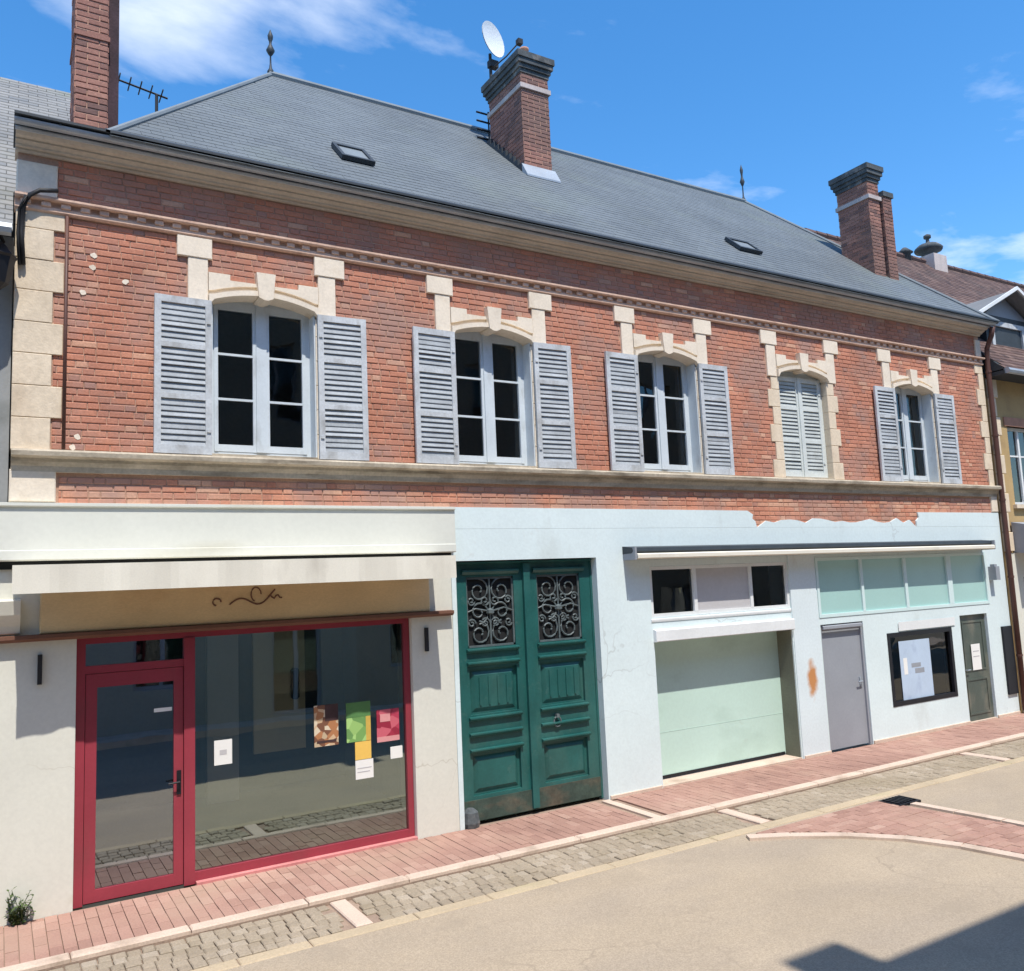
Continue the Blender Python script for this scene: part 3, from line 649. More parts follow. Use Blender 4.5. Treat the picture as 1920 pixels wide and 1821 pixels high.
# ---- cornice, gutter, eave
one(lambda b: b.prism([(.2, 6.905), (-.02, 6.905), (-.035, 6.92), (-.035, 6.935), (-.075, 6.938), (-.08, 6.955), (-.11, 6.97), (-.125, 6.972), (-.125, 6.99), (-.175, 6.995), (-.195, 7.02), (-.195, 7.05), (.2, 7.05)], .045, 15.68), 'cornice', m_corn, house)
one(lambda b: b.prism([(-.194, 7.052), (-.194, 7.024), (-.215, 7.02), (-.220, 7.045), (-.210, 7.062)], .04, 15.70), 'eave_fillet', m_zincL, house)
def gutter(b):
    n = 8; cy, cz, r = -.27, 7.092, .046
    pr = [(cy+r*math.cos(PI+PI*k/n), cz+r*math.sin(PI+PI*k/n)) for k in range(n+1)]
    pi = [(cy+(r-.008)*math.cos(2*PI-PI*k/n), cz+(r-.008)*math.sin(2*PI-PI*k/n)) for k in range(n+1)]
    b.prism(pr+pi, .03, 15.76)
one(gutter, 'gutter', m_zinc, house)
gb = MB(); gb.box(-.010, .010, -.052, .052, -.008, .008)
gm = gb.mesh('gutter_bracket', m_lead)
for k in range(24): link('gutter_bracket', gm, house, None, (.4+k*.65, -.27, 7.098))

# ---- roof
EY, EZ, RY, RZ = -.31, 7.10, 3.5, 10.60
SL = (RZ-EZ)/(RY-EY); XL, XRr = .80, 15.85; RXL, RXR = 3.42, 13.55; BY = 2*RY-EY
A = (XL, EY, EZ); Bp = (XRr, EY, EZ); C1 = (XRr, BY, EZ); D1 = (XL, BY, EZ); R1 = (RXL, RY, RZ); R2 = (RXR, RY, RZ)
roof = one(lambda b: (b.quad(A, Bp, R2, R1), b.quad(C1, D1, R1, R2), b.poly([Bp, C1, R2]), b.poly([D1, A, R1]), b.quad(D1, C1, Bp, A)), 'roof', m_slatebase, house)
nrm = Vector((0, -SL, 1)).normalized(); dn = Vector((0, -1, -SL)).normalized()
rs = random.Random(21)
def slates(b, x0, x1, clip, rowh=.125, wd=.21, tn=(.5, .12)):
    ln = (RY-EY)*math.sqrt(1+SL*SL); n = int(ln/rowh)
    for r in range(n+1):
        s0 = r*rowh-.03          # distance up the slope from the eave
        x = x0+(r % 2)*wd/2-wd
        while x < x1:
            xc = x+wd/2; yc = EY+(s0+rowh*.5)/math.sqrt(1+SL*SL)
            lo, hi = clip(yc)
            a, c = max(x+.0015, lo), min(x+wd-.0015, hi)
            if c-a > .04:
                lift = .009+rs.uniform(0, .002)
                def P(xx, s, h):
                    return (xx, EY+s/math.sqrt(1+SL*SL)-nrm.y*0+nrm.y*h, EZ+s*SL/math.sqrt(1+SL*SL)+nrm.z*h)
                j = rs.uniform(-.004, .004)
                v = [P(a, s0+j, lift), P(c, s0+j, lift), P(c, s0+rowh+.02, .006), P(a, s0+rowh+.02, .006), P(a, s0+j, lift-.007), P(c, s0+j, lift-.007)]
                b.add(v, [(0, 1, 2, 3), (4, 5, 1, 0), (4, 0, 3), (1, 5, 2)], min(1, max(0, rs.gauss(*tn))))
            x += wd
def clip_main(y):
    t = (y-EY)/(RY-EY); return XL+t*(RXL-XL), XRr+t*(RXR-XRr)
one(lambda b: slates(b, .7, 16, clip_main), 'slate', m_slate, roof, 'stuff')
# eave slate edge left of the hip, up to the party wall chimney
one(lambda b: b.prism([(EY-.03, EZ+.012), (EY-.03, EZ+.036), (.30, EZ+.05), (.30, EZ-.02)], .03, XL+.02), 'eave_flashing', m_lead, roof)
one(lambda b: b.prism([(EY-.030, EZ+.012), (EY-.030, EZ+.036), (EY+.05, EZ+.090), (EY+.05, EZ+.04)], XL-.02, 15.86), 'eave_course', m_lead, roof)
one(lambda b: b.tube([(RXL-.03, RY, RZ+.02), (RXR+.03, RY, RZ+.02)], .055, 8), 'ridge_cap', m_capz, roof)
for p, q in ((A, R1), (Bp, R2)): one(lambda b: b.tube([Vector(p)+Vector((0, 0, .02)), Vector(q)+Vector((0, 0, .02))], .035, 8), 'hip_cap', m_capz, roof)
def finial(x, h, scale):
    def f(b):
        b.lathe([(.05*scale, RZ), (.07*scale, RZ+.06), (.03*scale, RZ+.12), (.014, RZ+.2), (.012, RZ+h*.42), (.045*scale, RZ+h*.46), (.085*scale, RZ+h*.54), (.05*scale, RZ+h*.62), (.02, RZ+h*.68), (.022, RZ+h*.74), (.05*scale, RZ+h*.80), (.055*scale, RZ+h*.86), (.03*scale, RZ+h*.93), (.004, RZ+h)], x, RY, 10)
    one(f, 'finial', m_lead, roof, None, True)
finial(3.42, .76, .78); finial(13.55, .85, .62)
def skylight(x, s, wd, hh, ang):
    k = math.sqrt(1+SL*SL)
    def P(xx, ss, h): return (xx, EY+ss/k+nrm.y*h, EZ+ss*SL/k+nrm.z*h)
    b = MB()
    for (a, c, d, e) in [(x, x+.045, s, s+hh), (x+wd-.045, x+wd, s, s+hh), (x+.045, x+wd-.045, s, s+.05), (x+.045, x+wd-.045, s+hh-.05, s+hh)]:
        v = [P(a, d, .02), P(c, d, .02), P(c, e, .02), P(a, e, .02), P(a, d, .075), P(c, d, .075), P(c, e, .075), P(a, e, .075)]
        b.add(v, [(4, 5, 6, 7), (0, 1, 5, 4), (1, 2, 6, 5), (2, 3, 7, 6), (3, 0, 4, 7)])
    o = b.build('skylight', m_lead, roof)
    e = MB(); e.quad(P(x+.045, s+.05, .055), P(x+wd-.045, s+.05, .055), P(x+wd-.045, s+hh-.05, .055), P(x+.045, s+hh-.05, .055)); e.build('pane', m_zinc, house) if False else e.build('skylight_glass', m_capz, roof)
skylight(3.40, 1.02, .42, .50, 0); skylight(9.95, .98, .50, .42, 0)

# ---- chimneys
def shell(b, x0, x1, y0, y1, z0, z1, tn=(.45, .22), faces='fblr'):
    rc = random.Random(int(x0*100)); z = z0; row = 0
    while z+.06 <= z1+.01:
        for face in faces:
            u0, u1 = (x0, x1) if face in 'fb' else (y0, y1)
            u = u0-(row % 2)*.11
            while u < u1:
                a, c = max(u+.005, u0), min(u+.215, u1)
                if c-a > .02:
                    t = min(1, max(0, rc.gauss(*tn)-.12*(1 if z > z1-.5 else 0))); d = rc.uniform(-.003, .003)
                    if face == 'f': b.cbox(a, c, y0-.008+d, y0+.02, z+.003, z+.058, .005, t)
                    elif face == 'b': b.box(a, c, y1-.02, y1+.008+d, z+.003, z+.058, t)
                    elif face == 'l': b.box(x0-.008+d, x0+.02, a, c, z+.003, z+.058, t)
                    else: b.box(x1-.02, x1+.008+d, a, c, z+.003, z+.058, t)
                u += .22
            pass
        z += .066; row += 1
def chimney(x0, x1, y0, y1, z0, z1, cap=True, bandz=None, pots=0):
    ch = one(lambda b: b.box(x0, x1, y0, y1, z0, z1), 'chimney', m_mortar, house)
    one(lambda b: shell(b, x0, x1, y0, y1, z0, z1), 'brick', m_chbrick, ch, 'stuff')
    if bandz: one(lambda b: b.box(x0-.035, x1+.035, y0-.035, y1+.035, bandz, bandz+.075), 'band', m_band, ch)
    if cap:
        def f(b):
            for k, (d, h0, h1) in enumerate([(.02, -.26, -.19), (.045, -.19, -.12), (.075, -.12, -.04), (.095, -.04, .06)]): b.box(x0-d, x1+d, y0-d, y1+d, z1+h0+.001, z1+h1)
        one(f, 'cap', m_cap, ch)
    for k in range(pots):
        one(lambda b: b.lathe([(.085, z1+.06), (.075, z1+.12), (.065, z1+.30), (.078, z1+.32), (.078, z1+.35)], (x0+x1)/2, y0+.25+k*.35, 12), 'chimney_pot', m_terra, ch, None, True)
    return ch
cm = chimney(6.86, 7.36, 1.75, 2.75, 8.6, 10.92, True, 10.40, 2)
one(lambda b: b.prism([(1.60, EZ+SL*(1.60-EY)+.02), (1.60, EZ+SL*(1.60-EY)+.05), (1.742, EZ+SL*(1.742-EY)+.15), (1.742, EZ+SL*(1.742-EY))], 6.80, 7.42), 'flashing', m_zinc, cm)
one(lambda b: b.plate([(0, 0)]*0 or [(6.80, 8.9), (6.86, 8.9), (6.86, 9.0), (6.80, 9.0)], 1.74, 1.76), 'flashing', m_lead, cm)
fl = MB()
for k in range(9):
    ya = 1.75+k*.115; za = EZ+SL*(ya-EY)+.02
    fl.box(6.80, 6.85, ya, ya+.115, za, za+.14)
fl.build('step_flashing', m_lead, cm)
cr_ = chimney(13.93, 14.24, .80, 1.48, 7.9, 10.22, True, 9.62, 0)
c2 = chimney(14.31, 14.56, .76, 1.34, 7.4, 9.72, False, None, 0)
one(lambda b: b.box(14.29, 14.60, .73, 1.38, 9.72, 9.82), 'cap', m_cap, c2)
cl = chimney(.56, .86, .42, 1.0, 7.0, 9.9, False, None, 0)
one(lambda b: b.box(.54, .88, .40, 1.02, 8.50, 8.55), 'band', m_chbrick, cl)
one(lambda b: b.box(.869, .975, .50, .92, 7.05, 9.9), 'side_strip', m_side_strip, cl)  # dark upright strip, set back along the right side of the stack

# ---- ground floor: cream left shop
one(lambda b: wall_holes(b, -.02, 4.44, -.02, 3.32, [(.62, 3.93, -.02, 2.38)], -.012, .40), 'shop_wall', m_cream, house)
one(lambda b: b.prism([(.0, 3.07), (-.10, 3.07), (-.108, 3.08), (-.108, 3.16), (-.10, 3.165), (-.10, 3.55), (-.125, 3.56), (-.125, 3.585), (0, 3.60)], -.03, 4.47), 'fascia_board', m_fascia, house)
one(lambda b: b.box(-.02, 4.44, -.034, -.0125, 3.0, 3.069), 'slot_shade', m_dark, house)  # near-black strip: the shade under the fascia, put in as colour
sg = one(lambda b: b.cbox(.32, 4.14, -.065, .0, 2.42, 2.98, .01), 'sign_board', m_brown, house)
def flourish(b):
    cx, cz = 2.12, 2.66
    pts = [(cx-.16+.5*t*.9, cz-.06+.05*math.sin(7*t)+.10*t*t) for t in [k/20 for k in range(21)]]
    b.tube([(x, -.068, z) for x, z in pts], .008, 5)
    b.tube([(cx+.10+.05*math.cos(t), -.068, cz+.03+.07*math.sin(t)) for t in [k*.4 for k in range(12)]], .007, 5)
    b.tube([(cx-.28+.04*math.cos(t), -.068, cz-.03+.035*math.sin(t)) for t in [k*.5 for k in range(10)]], .008, 5)
    b.tube([(cx+.22+.02*k, -.068, cz+.02*math.sin(k*1.7)) for k in range(8)], .008, 5)
one(flourish, 'faded_lettering', m_brownD, sg)
one(lambda b: b.prism([(0, 2.355), (-.07, 2.36), (-.10, 2.385), (-.10, 2.415), (0, 2.42)], -.03, 4.42), 'sign_ledge', m_brownD, house)
for xa, xb in ((-.02, .17),):
    one(lambda b: b.prism([(0, 2.42), (-.05, 2.44), (-.07, 2.50), (-.13, 2.60), (-.16, 2.72), (0, 2.74)], xa, xb), 'corbel', m_cream, house)
# red shopfront
YF = .05
def rfr(b):
    b.box(.625, .70, YF, YF+.07, 0, 2.375); b.box(.70, 3.86, YF+.001, YF+.069, 2.30, 2.375); b.box(3.86, 3.925, YF, YF+.07, 0, 2.375)
    b.box(1.555, 1.655, YF-.012, YF+.08, .0, 2.30)
    b.box(.70, 1.555, YF+.002, YF+.068, 2.03, 2.10)
    b.box(1.655, 3.86, YF+.002, YF+.068, .0, .10)
rf = one(rfr, 'shop_window_frame', m_red, house)
one(lambda b: b.quad((1.655, YF+.035, .10), (3.86, YF+.035, .10), (3.86, YF+.035, 2.30), (1.655, YF+.035, 2.30)), 'pane', m_glass, rf)
one(lambda b: b.quad((.70, YF+.035, 2.10), (1.555, YF+.035, 2.10), (1.555, YF+.035, 2.30), (.70, YF+.035, 2.30)), 'pane', m_glassD, rf)
one(lambda b: b.box(1.66, 3.93, -.02, .049, -.01, .022), 'shop_sill', m_redsill, house)
def dl(b):
    y0, y1 = YF+.008, YF+.058
    b.box(.705, .80, y0, y1, .015, 2.025); b.box(1.465, 1.55, y0, y1, .015, 2.025)
    b.box(.80, 1.465, y0+.001, y1-.001, .015, .12); b.box(.80, 1.465, y0+.001, y1-.001, 1.90, 2.025)
dr = one(dl, 'shop_door', m_red, house)
one(lambda b: b.quad((.80, YF+.03, .12), (1.465, YF+.03, .12), (1.465, YF+.03, 1.90), (.80, YF+.03, 1.90)), 'pane', m_glassD, dr)
one(lambda b: (b.box(1.49, 1.53, YF-.005, YF+.008, .84, 1.06), b.tube([(1.51, YF-.005, .96), (1.51, YF-.045, .96), (1.41, YF-.045, .955)], .009, 6)), 'handle', m_black, dr)
# shop interior
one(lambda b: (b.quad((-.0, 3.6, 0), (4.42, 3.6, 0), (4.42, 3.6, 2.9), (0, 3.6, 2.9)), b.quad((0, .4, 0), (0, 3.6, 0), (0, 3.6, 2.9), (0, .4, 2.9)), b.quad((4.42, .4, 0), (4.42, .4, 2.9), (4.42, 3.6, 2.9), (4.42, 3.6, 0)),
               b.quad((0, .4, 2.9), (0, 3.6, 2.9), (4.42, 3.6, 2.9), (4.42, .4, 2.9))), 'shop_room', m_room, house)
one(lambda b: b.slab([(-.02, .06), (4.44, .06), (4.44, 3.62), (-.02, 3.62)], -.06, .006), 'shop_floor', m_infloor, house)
one(lambda b: b.box(2.44, 3.02, .95, 1.0, .95, 2.88), 'partition', m_inwall, house)
one(lambda b: b.box(1.95, 2.28, .95, 1.0, .5, 2.88), 'side_panel', m_greyp, house)
one(lambda b: (b.lathe([(.03, 1.50), (.05, 1.52), (.05, 1.82), (.03, 1.84)], 2.90, .93, 10),), 'wall_telephone', m_black, house)

# ---- ground floor: pale plaster right part
GH = [(4.50, 6.50, -.02, 2.97), (7.36, 10.0, 2.16, 2.83), (7.37, 9.98, -.02, 1.84), (10.59, 15.08, 1.97, 2.88), (10.60, 11.58, -.02, 1.87), (12.14, 13.87, .49, 1.64), (14.14, 14.95, -.02, 1.81)]
pw = one(lambda b: wall_holes(b, 4.442, 15.66, -.02, 3.34, GH, -.020, .40), 'plaster_wall', m_pale, house)
rp = random.Random(9)
jag = [(9.45, 3.345)]+[(9.45+k*.17, 3.405+abs(rp.gauss(0, .035))+(.06 if k in (7, 8, 15) else 0)) for k in range(1, 22)]+[(13.18, 3.345)]
one(lambda b: b.plate([(4.442, 3.342), (9.42, 3.342), (9.40, 3.43), (9.34, 3.47), (9.36, 3.53), (9.25, 3.585), (4.442, 3.595)], -.020, .007), 'plaster_edge', m_pale, house)
one(lambda b: b.plate([(13.2, 3.342), (15.66, 3.342), (15.66, 3.59), (13.25, 3.585), (13.28, 3.50), (13.2, 3.44)], -.020, .007), 'plaster_edge', m_pale, house)
one(lambda b: b.plate([(9.43, 3.342)]+[(13.18, 3.342)]+list(reversed(jag[1:-1])), -.018, .007), 'broken_plaster', m_pale, house)
one(lambda b: b.box(10.0, 10.56, -.032, -.021, 0, 2.93), 'pilaster', m_pilaster, house)
for a, c, y0, h in ((10.02, 10.59, -.05, .04), (11.59, 14.13, -.045, .05), (14.96, 15.64, -.045, .05), (6.52, 7.35, -.04, .04)): one(lambda b: b.cbox(a, c, y0, -.0205 if y0 > -.05 else -.033, -.01, h, .006), 'plinth', m_kerb, house)
# gate
def gate_leaf(xa, xb, hinge):
    y0, y1 = .10, .16; W = xb-xa; st = .17 if hinge < 0 else .17
    b = MB()
    b.box(xa, xa+.16, y0, y1, .16, 2.95); b.box(xb-.16, xb, y0, y1, .16, 2.95)
    for z0, z1 in [(2.78, 2.95), (1.72, 1.96), (.76, 1.20), (.16, .30)]: b.box(xa+.16, xb-.16, y0+.002, y1, z0, z1)
    o = b.build('gate_leaf', m_gate, house)
    ix, jx = xa+.16, xb-.16
    def panel(z0, z1, nm):
        q = MB(); q.box(ix, jx, y0+.040, y0+.055, z0, z1); q.build(nm, m_gate, o)
        q = MB(); q.add([(ix+.03, y0+.039, z0+.03), (jx-.03, y0+.039, z0+.03), (jx-.03, y0+.039, z1-.03), (ix+.03, y0+.039, z1-.03), (ix+.075, y0+.015, z0+.075), (jx-.075, y0+.015, z0+.075), (jx-.075, y0+.015, z1-.075), (ix+.075, y0+.015, z1-.075)],
                        [(4, 5, 6, 7), (0, 1, 5, 4), (1, 2, 6, 5), (2, 3, 7, 6), (3, 0, 4, 7)]); q.build('raised_field', m_gate, o)
    panel(1.20, 1.72, 'panel'); panel(.30, .76, 'panel')
    for z in (1.93, 1.78, 1.16, .98, .80):
        one(lambda q: q.prism([(y0+.01, z-.03), (y0-.02, z-.022), (y0-.045, z), (y0-.045, z+.014), (y0+.01, z+.022)], xa+.13, xb-.13), 'moulding', m_gate, o)
    one(lambda q: q.prism([(y0+.01, 2.80), (y0-.02, 2.81), (y0-.04, 2.84), (y0-.04, 2.86), (y0+.01, 2.87)], xa+.10, xb-.10), 'moulding', m_gate, o)
    for k in range(4):
        xx = ix+.14+k*(jx-ix-.28)/3
        one(lambda q: q.box(xx-.012, xx+.012, y0+.004, y0+.016, 1.30, 1.62), 'bead', m_gate, o)
    one(lambda q: q.box(xa+.005, xb-.005, y0-.014, y0-.001, .03, .26), 'kick_plate', m_gatelow, o)
    one(lambda q: q.box(xa+.003, xb-.003, y0+.003, y1-.002, .02, .158), 'bottom_rail', m_gate, o)
    # scroll grille in front of a dark recess
    q = MB(); cx, cz = (ix+jx)/2, 2.37; hw, hh = (jx-ix)/2-.01, .40
    yy = y0+.03
    q.box(ix, ix+.02, yy-.012, yy+.012, 1.96, 2.78); q.box(jx-.02, jx, yy-.012, yy+.012, 1.96, 2.78)
    q.box(ix, jx, yy-.012, yy+.012, 1.962, 1.985); q.box(ix, jx, yy-.012, yy+.012, 2.755, 2.778)
    q.tube([(cx, yy, 1.98), (cx, yy, 2.76)], .012, 6)
    def spiral(px, pz, r, a0, d, turns=1.35):
        pts = []
        for k in range(19):
            t = k/18; a = a0+d*t*turns*2*PI; rr_ = r*(1-.78*t); pts.append((px+rr_*math.cos(a), yy, pz+rr_*math.sin(a)))
        q.tube(pts, .011, 5)
    for s in (-1, 1):
        for zz, dd in ((2.62, 1), (2.37, -1), (2.12, 1)):
            spiral(cx+s*hw*.48, zz, hw*.46, PI/2 if dd > 0 else -PI/2, s*dd)
        spiral(cx+s*hw*.22, 2.50, hw*.20, 0 if s < 0 else PI, s); spiral(cx+s*hw*.22, 2.24, hw*.20, 0 if s < 0 else PI, -s)
        spiral(cx+s*hw*.80, 2.50, hw*.17, 0, s); spiral(cx+s*hw*.80, 2.24, hw*.17, 0, -s)
        q.tube([(cx+s*hw, yy, 2.37), (cx+s*hw*.62, yy, 2.41), (cx, yy, 2.37)], .010, 5)
    q.lathe([(.005, 2.33), (.05, 2.35), (.05, 2.39), (.005, 2.41)], cx, yy, 8)
    q.build('grille', m_iron, o)
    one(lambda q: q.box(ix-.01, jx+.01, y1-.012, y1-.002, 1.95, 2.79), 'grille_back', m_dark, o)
    return o
gl_ = gate_leaf(4.53, 5.495, -1); gr_ = gate_leaf(5.505, 6.47, 1)
one(lambda b: b.box(5.455, 5.545, .055, .0995, .05, 2.93), 'meeting_post', m_gate, house)
one(lambda b: (b.tube([(5.86+.05*math.cos(t), .085-.01, 1.0+.06*math.sin(t)) for t in [k*PI/8 for k in range(17)]], .010, 6), b.box(5.84, 5.88, .05, .1, 1.05, 1.09)), 'door_knocker', m_iron, house)
one(lambda b: (b.box(4.501, 4.529, .09, .2, 0, 2.969), b.box(6.471, 6.499, .09, .2, 0, 2.969), b.box(4.53, 6.47, .091, .199, 2.951, 2.969), b.prism([(.12, 2.93), (.03, 2.94), (.03, 2.955), (.12, 2.968)], 4.53, 6.47)), 'gate_frame', m_gate, house)
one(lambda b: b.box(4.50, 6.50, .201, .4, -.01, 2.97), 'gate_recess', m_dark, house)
# little broken corner stones at the gate foot
one(lambda b: (b.lathe([(.10, 0), (.11, .05), (.09, .16), (.04, .2)], 4.60, .03, 8)), 'wheel_guard', m_cap, house)
# windows and panel over the garage
uf = MB(); frame_mb(uf, 7.362, 9.998, 2.162, 2.828, .045, -.005, .06)
uf.box(8.13, 8.19, -.006, .06, 2.207, 2.783); uf.box(9.20, 9.255, -.006, .06, 2.207, 2.783)
ufo = uf.build('upper_light', m_white, house)
one(lambda b: b.box(8.19, 9.20, .015, .045, 2.207, 2.783), 'blank_panel', m_greyp, ufo)
for a, c in ((7.407, 8.13), (9.255, 9.953)): one(lambda b: b.quad((a, .03, 2.207), (c, .03, 2.207), (c, .03, 2.783), (a, .03, 2.783)), 'pane', m_glassW, ufo)
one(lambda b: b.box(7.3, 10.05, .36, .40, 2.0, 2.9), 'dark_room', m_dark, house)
one(lambda b: (b.prism([(.0, 2.10), (-.028, 2.102), (-.032, 2.12), (-.032, 2.14), (0, 2.15)], 7.34, 9.99), b.prism([(0, 1.845), (-.075, 1.846), (-.08, 1.855), (-.08, 1.99), (-.07, 2.0), (0, 2.01)], 7.36, 9.985)), 'garage_lintel', m_white, house)
# garage door
gd = one(lambda b: b.box(7.372, 9.978, .27, .32, .05, 1.838), 'garage_door', m_mint, house)
one(lambda b: b.box(7.40, 9.95, .262, .2695, .03, .07), 'gap_shade', m_black, gd)  # black strip stands in for the shadow gap under the door
for z in (.62,): one(lambda b: b.box(7.375, 9.975, .2675, .2699, z, z+.004), 'seam', m_mint, gd)
one(lambda b: b.box(7.37, 9.98, -.02, .4, -.02, .02), 'garage_threshold', m_kerb, house)
one(lambda b: b.box(9.972, 9.979, .0, .269, .021, 1.839), 'garage_jamb', mat('jamb_paint', (.17, .175, .13), .8), house)
# aqua transom panels
tf = MB(); frame_mb(tf, 10.592, 15.078, 1.972, 2.878, .05, -.03, .05)
for a, c in ((11.62, 11.68), (12.72, 12.79), (13.90, 14.03)): tf.box(a, c, -.03, .05, 2.022, 2.828)
tfo = tf.build('transom_frame', m_aqua and mat('transom_paint', (.60, .74, .74), .6, .05, 2, .03, 30, .05, 30), house)
for a, c in ((10.642, 11.62), (11.68, 12.72), (12.79, 13.90), (14.03, 15.028)): one(lambda b: b.box(a, c, .0, .03, 2.022, 2.828), 'aqua_panel', m_aqua, tfo)
# grey door
gdo = one(lambda b: b.box(10.64, 11.54, .03, .08, .02, 1.83), 'grey_door', m_greyd, house)
one(lambda b: frame_mb(b, 10.602, 11.578, -.0, 1.868, .038, .0, .09, True, False), 'door_frame', m_greyd, gdo)
one(lambda b: (b.box(11.44, 11.49, .012, .03, .88, 1.02), b.tube([(11.465, .015, .96), (11.465, -.02, .96), (11.36, -.02, .96)], .010, 6)), 'handle', m_zinc, gdo)
one(lambda b: b.prism([(-.021, 1.79), (-.04, 1.80), (-.04, 1.84), (-.021, 1.85)], 10.64, 11.54), 'drip_rail', m_greyd, gdo)
# dark display window
wf = MB(); frame_mb(wf, 12.142, 13.868, .492, 1.638, .07, -.028, .05)
wfo = wf.build('display_window', m_black, house)
one(lambda b: b.quad((12.21, .02, .56), (13.80, .02, .56), (13.80, .02, 1.57), (12.21, .02, 1.57)), 'pane', m_glassW, wfo)
one(lambda b: b.box(12.145, 13.865, .15, .2, .495, 1.635), 'window_backing', m_black, wfo)
# olive door
od = one(lambda b: (b.box(14.145, 14.945, .03, .08, .02, 1.805)), 'olive_door', m_olive, house)
for z0, z1 in ((.12, .72), (.85, 1.70)): one(lambda b: frame_mb(b, 14.24, 14.85, z0, z1, .03, .018, .03), 'panel_moulding', m_olive, od)
one(lambda b: b.tube([(14.23, .02, .88), (14.23, -.02, .88), (14.31, -.02, .88)], .010, 6), 'handle', m_zinc, od)
one(lambda b: b.box(14.14, 14.95, -.02, .4, -.02, .018), 'door_step', m_kerb, house)
# downpipe on the right corner and thin brown tube by the left quoin
def dp(b):
    b.tube([(15.70, -.27, 7.03), (15.72, -.22, 6.88), (15.74, -.10, 6.66), (15.74, -.08, 6.4), (15.74, -.08, 3.2), (15.74, -.08, .05)], .045, 10)
dpo = one(dp, 'downpipe', m_pipe, house, None, True)
for z in (6.2, 5.0, 3.8, 2.4, 1.0): one(lambda b: b.lathe([(.054, z), (.054, z+.04)], 15.74, -.08, 10), 'pipe_clip', m_pipe, dpo)
one(lambda b: b.tube([(.485, -.03, 6.34), (.485, -.03, 4.09)], .016, 8), 'thin_tube', m_pipe, house, None, True)

# ================================================================== THINGS ON THE HOUSE
aw = thing('awning', 'cream canvas awning with straight valance over the red shopfront', 'awning', (2.1, -.12, 2.7))
one(lambda b: b.add([(.10, -.04, 3.014), (4.20, -.04, 3.014), (4.20, -.60, 3.012), (.10, -.60, 3.012), (.10, -.04, 3.004), (4.20, -.04, 3.004), (4.20, -.60, 3.002), (.10, -.60, 3.002)], [(0, 3, 2, 1), (4, 5, 6, 7), (0, 1, 5, 4), (1, 2, 6, 5), (2, 3, 7, 6), (3, 0, 4, 7)]), 'canopy', m_awn, aw)
def val(b):
    n = 60
    for k in range(n):
        xa = .095+k*4.11/n; xb = .095+(k+1)*4.11/n
        f = lambda x, t: -.605-.010*t*math.sin(x*9)-.006*t*math.sin(x*23)
        b.quad((xa, f(xa, 1), 2.775), (xb, f(xb, 1), 2.775), (xb, f(xb, 0), 3.014), (xa, f(xa, 0), 3.014)); b.quad((xb, f(xb, 1)+.006, 2.775), (xa, f(xa, 1)+.006, 2.775), (xa, f(xa, 0)+.006, 3.014), (xb, f(xb, 0)+.006, 3.014))
        b.quad((xa, f(xa, 1)+.006, 2.775), (xb, f(xb, 1)+.006, 2.775), (xb, f(xb, 1), 2.775), (xa, f(xa, 1), 2.775))
one(val, 'valance', m_awn, aw, None, True)
one(lambda b: b.box(.10, 4.20, -.60, -.565, 2.965, 3.001), 'front_bar', m_white, aw)
for x in (.33, 4.10):
    one(lambda b: b.box(x-.018, x+.018, -.05, -.012, 1.98, 2.24), 'wall_bracket', m_cable, aw)
    one(lambda b: b.tube([(x, -.07, 2.94), (x, -.32, 2.95), (x, -.57, 2.985)], .014, 6), 'arm', m_white, aw)
aw2 = thing('awning', 'slim rolled-up awning cassette above the garage and grey door', 'awning', (10.9, -.15, 2.93))
one(lambda b: b.prism([(-.021, 3.0), (-.20, 3.005), (-.23, 3.03), (-.22, 3.075), (-.021, 3.10)], 6.93, 15.02), 'cassette', m_lead, aw2)  # near-black colour stands for the shadowed gap above the rail
one(lambda b: b.prism([(-.04, 2.93), (-.26, 2.925), (-.285, 2.94), (-.285, 2.985), (-.26, 3.0), (-.04, 3.0)], 6.97, 14.98), 'front_rail', m_awn, aw2)
for x in (6.935, 14.99): one(lambda b: b.box(x, x+.03, -.27, -.022, 2.92, 3.08), 'end_cap', m_greyd, aw2)

# posters and notices: slightly proud of the panes, each with its own print
def print_mat(name, base, blobs, scale=9):
    m = bpy.data.materials.new(name); m.use_nodes = True; n = m.node_tree.nodes; l = m.node_tree.links
    b = n['Principled BSDF']; b.inputs['Roughness'].default_value = .6
    g = n.new('ShaderNodeNewGeometry'); v = n.new('ShaderNodeTexVoronoi'); v.inputs['Scale'].default_value = scale; l.new(g.outputs['Position'], v.inputs['Vector'])
    r = n.new('ShaderNodeValToRGB'); e = r.color_ramp.elements
    st = [base]+blobs
    while len(e) < len(st): e.new(.5)
    for i, c in enumerate(st): e[i].position = i/(len(st)); e[i].color = (*c, 1)
    r.color_ramp.interpolation = 'CONSTANT'
    s = n.new('ShaderNodeSeparateColor'); l.new(v.outputs['Color'], s.inputs[0]); l.new(s.outputs[0], r.inputs[0]); l.new(r.outputs[0], b.inputs['Base Color'])
    return m
def poster(name, label, cat, x0, x1, z0, z1, y, m, group=None, strips=()):
    o = one(lambda b: b.box(x0, x1, y, y+.003, z0, z1), name, m); tag(o, label, cat, group)
    for (a, c, d, e, mm, nm) in strips: one(lambda b: b.box(x0+a*(x1-x0), x0+c*(x1-x0), y-.0015, y-.0002, z0+d*(z1-z0), z0+e*(z1-z0)), nm, mm, o)
    return o
YP = YF+.028
pm1 = print_mat('food_print', srgb(190, 170, 140), [srgb(175, 120, 80), srgb(205, 175, 140), srgb(120, 80, 60), srgb(215, 200, 175)], 16)
pm2 = print_mat('green_print', srgb(120, 165, 90), [srgb(150, 190, 110), srgb(165, 205, 125), srgb(105, 150, 85)], 9)
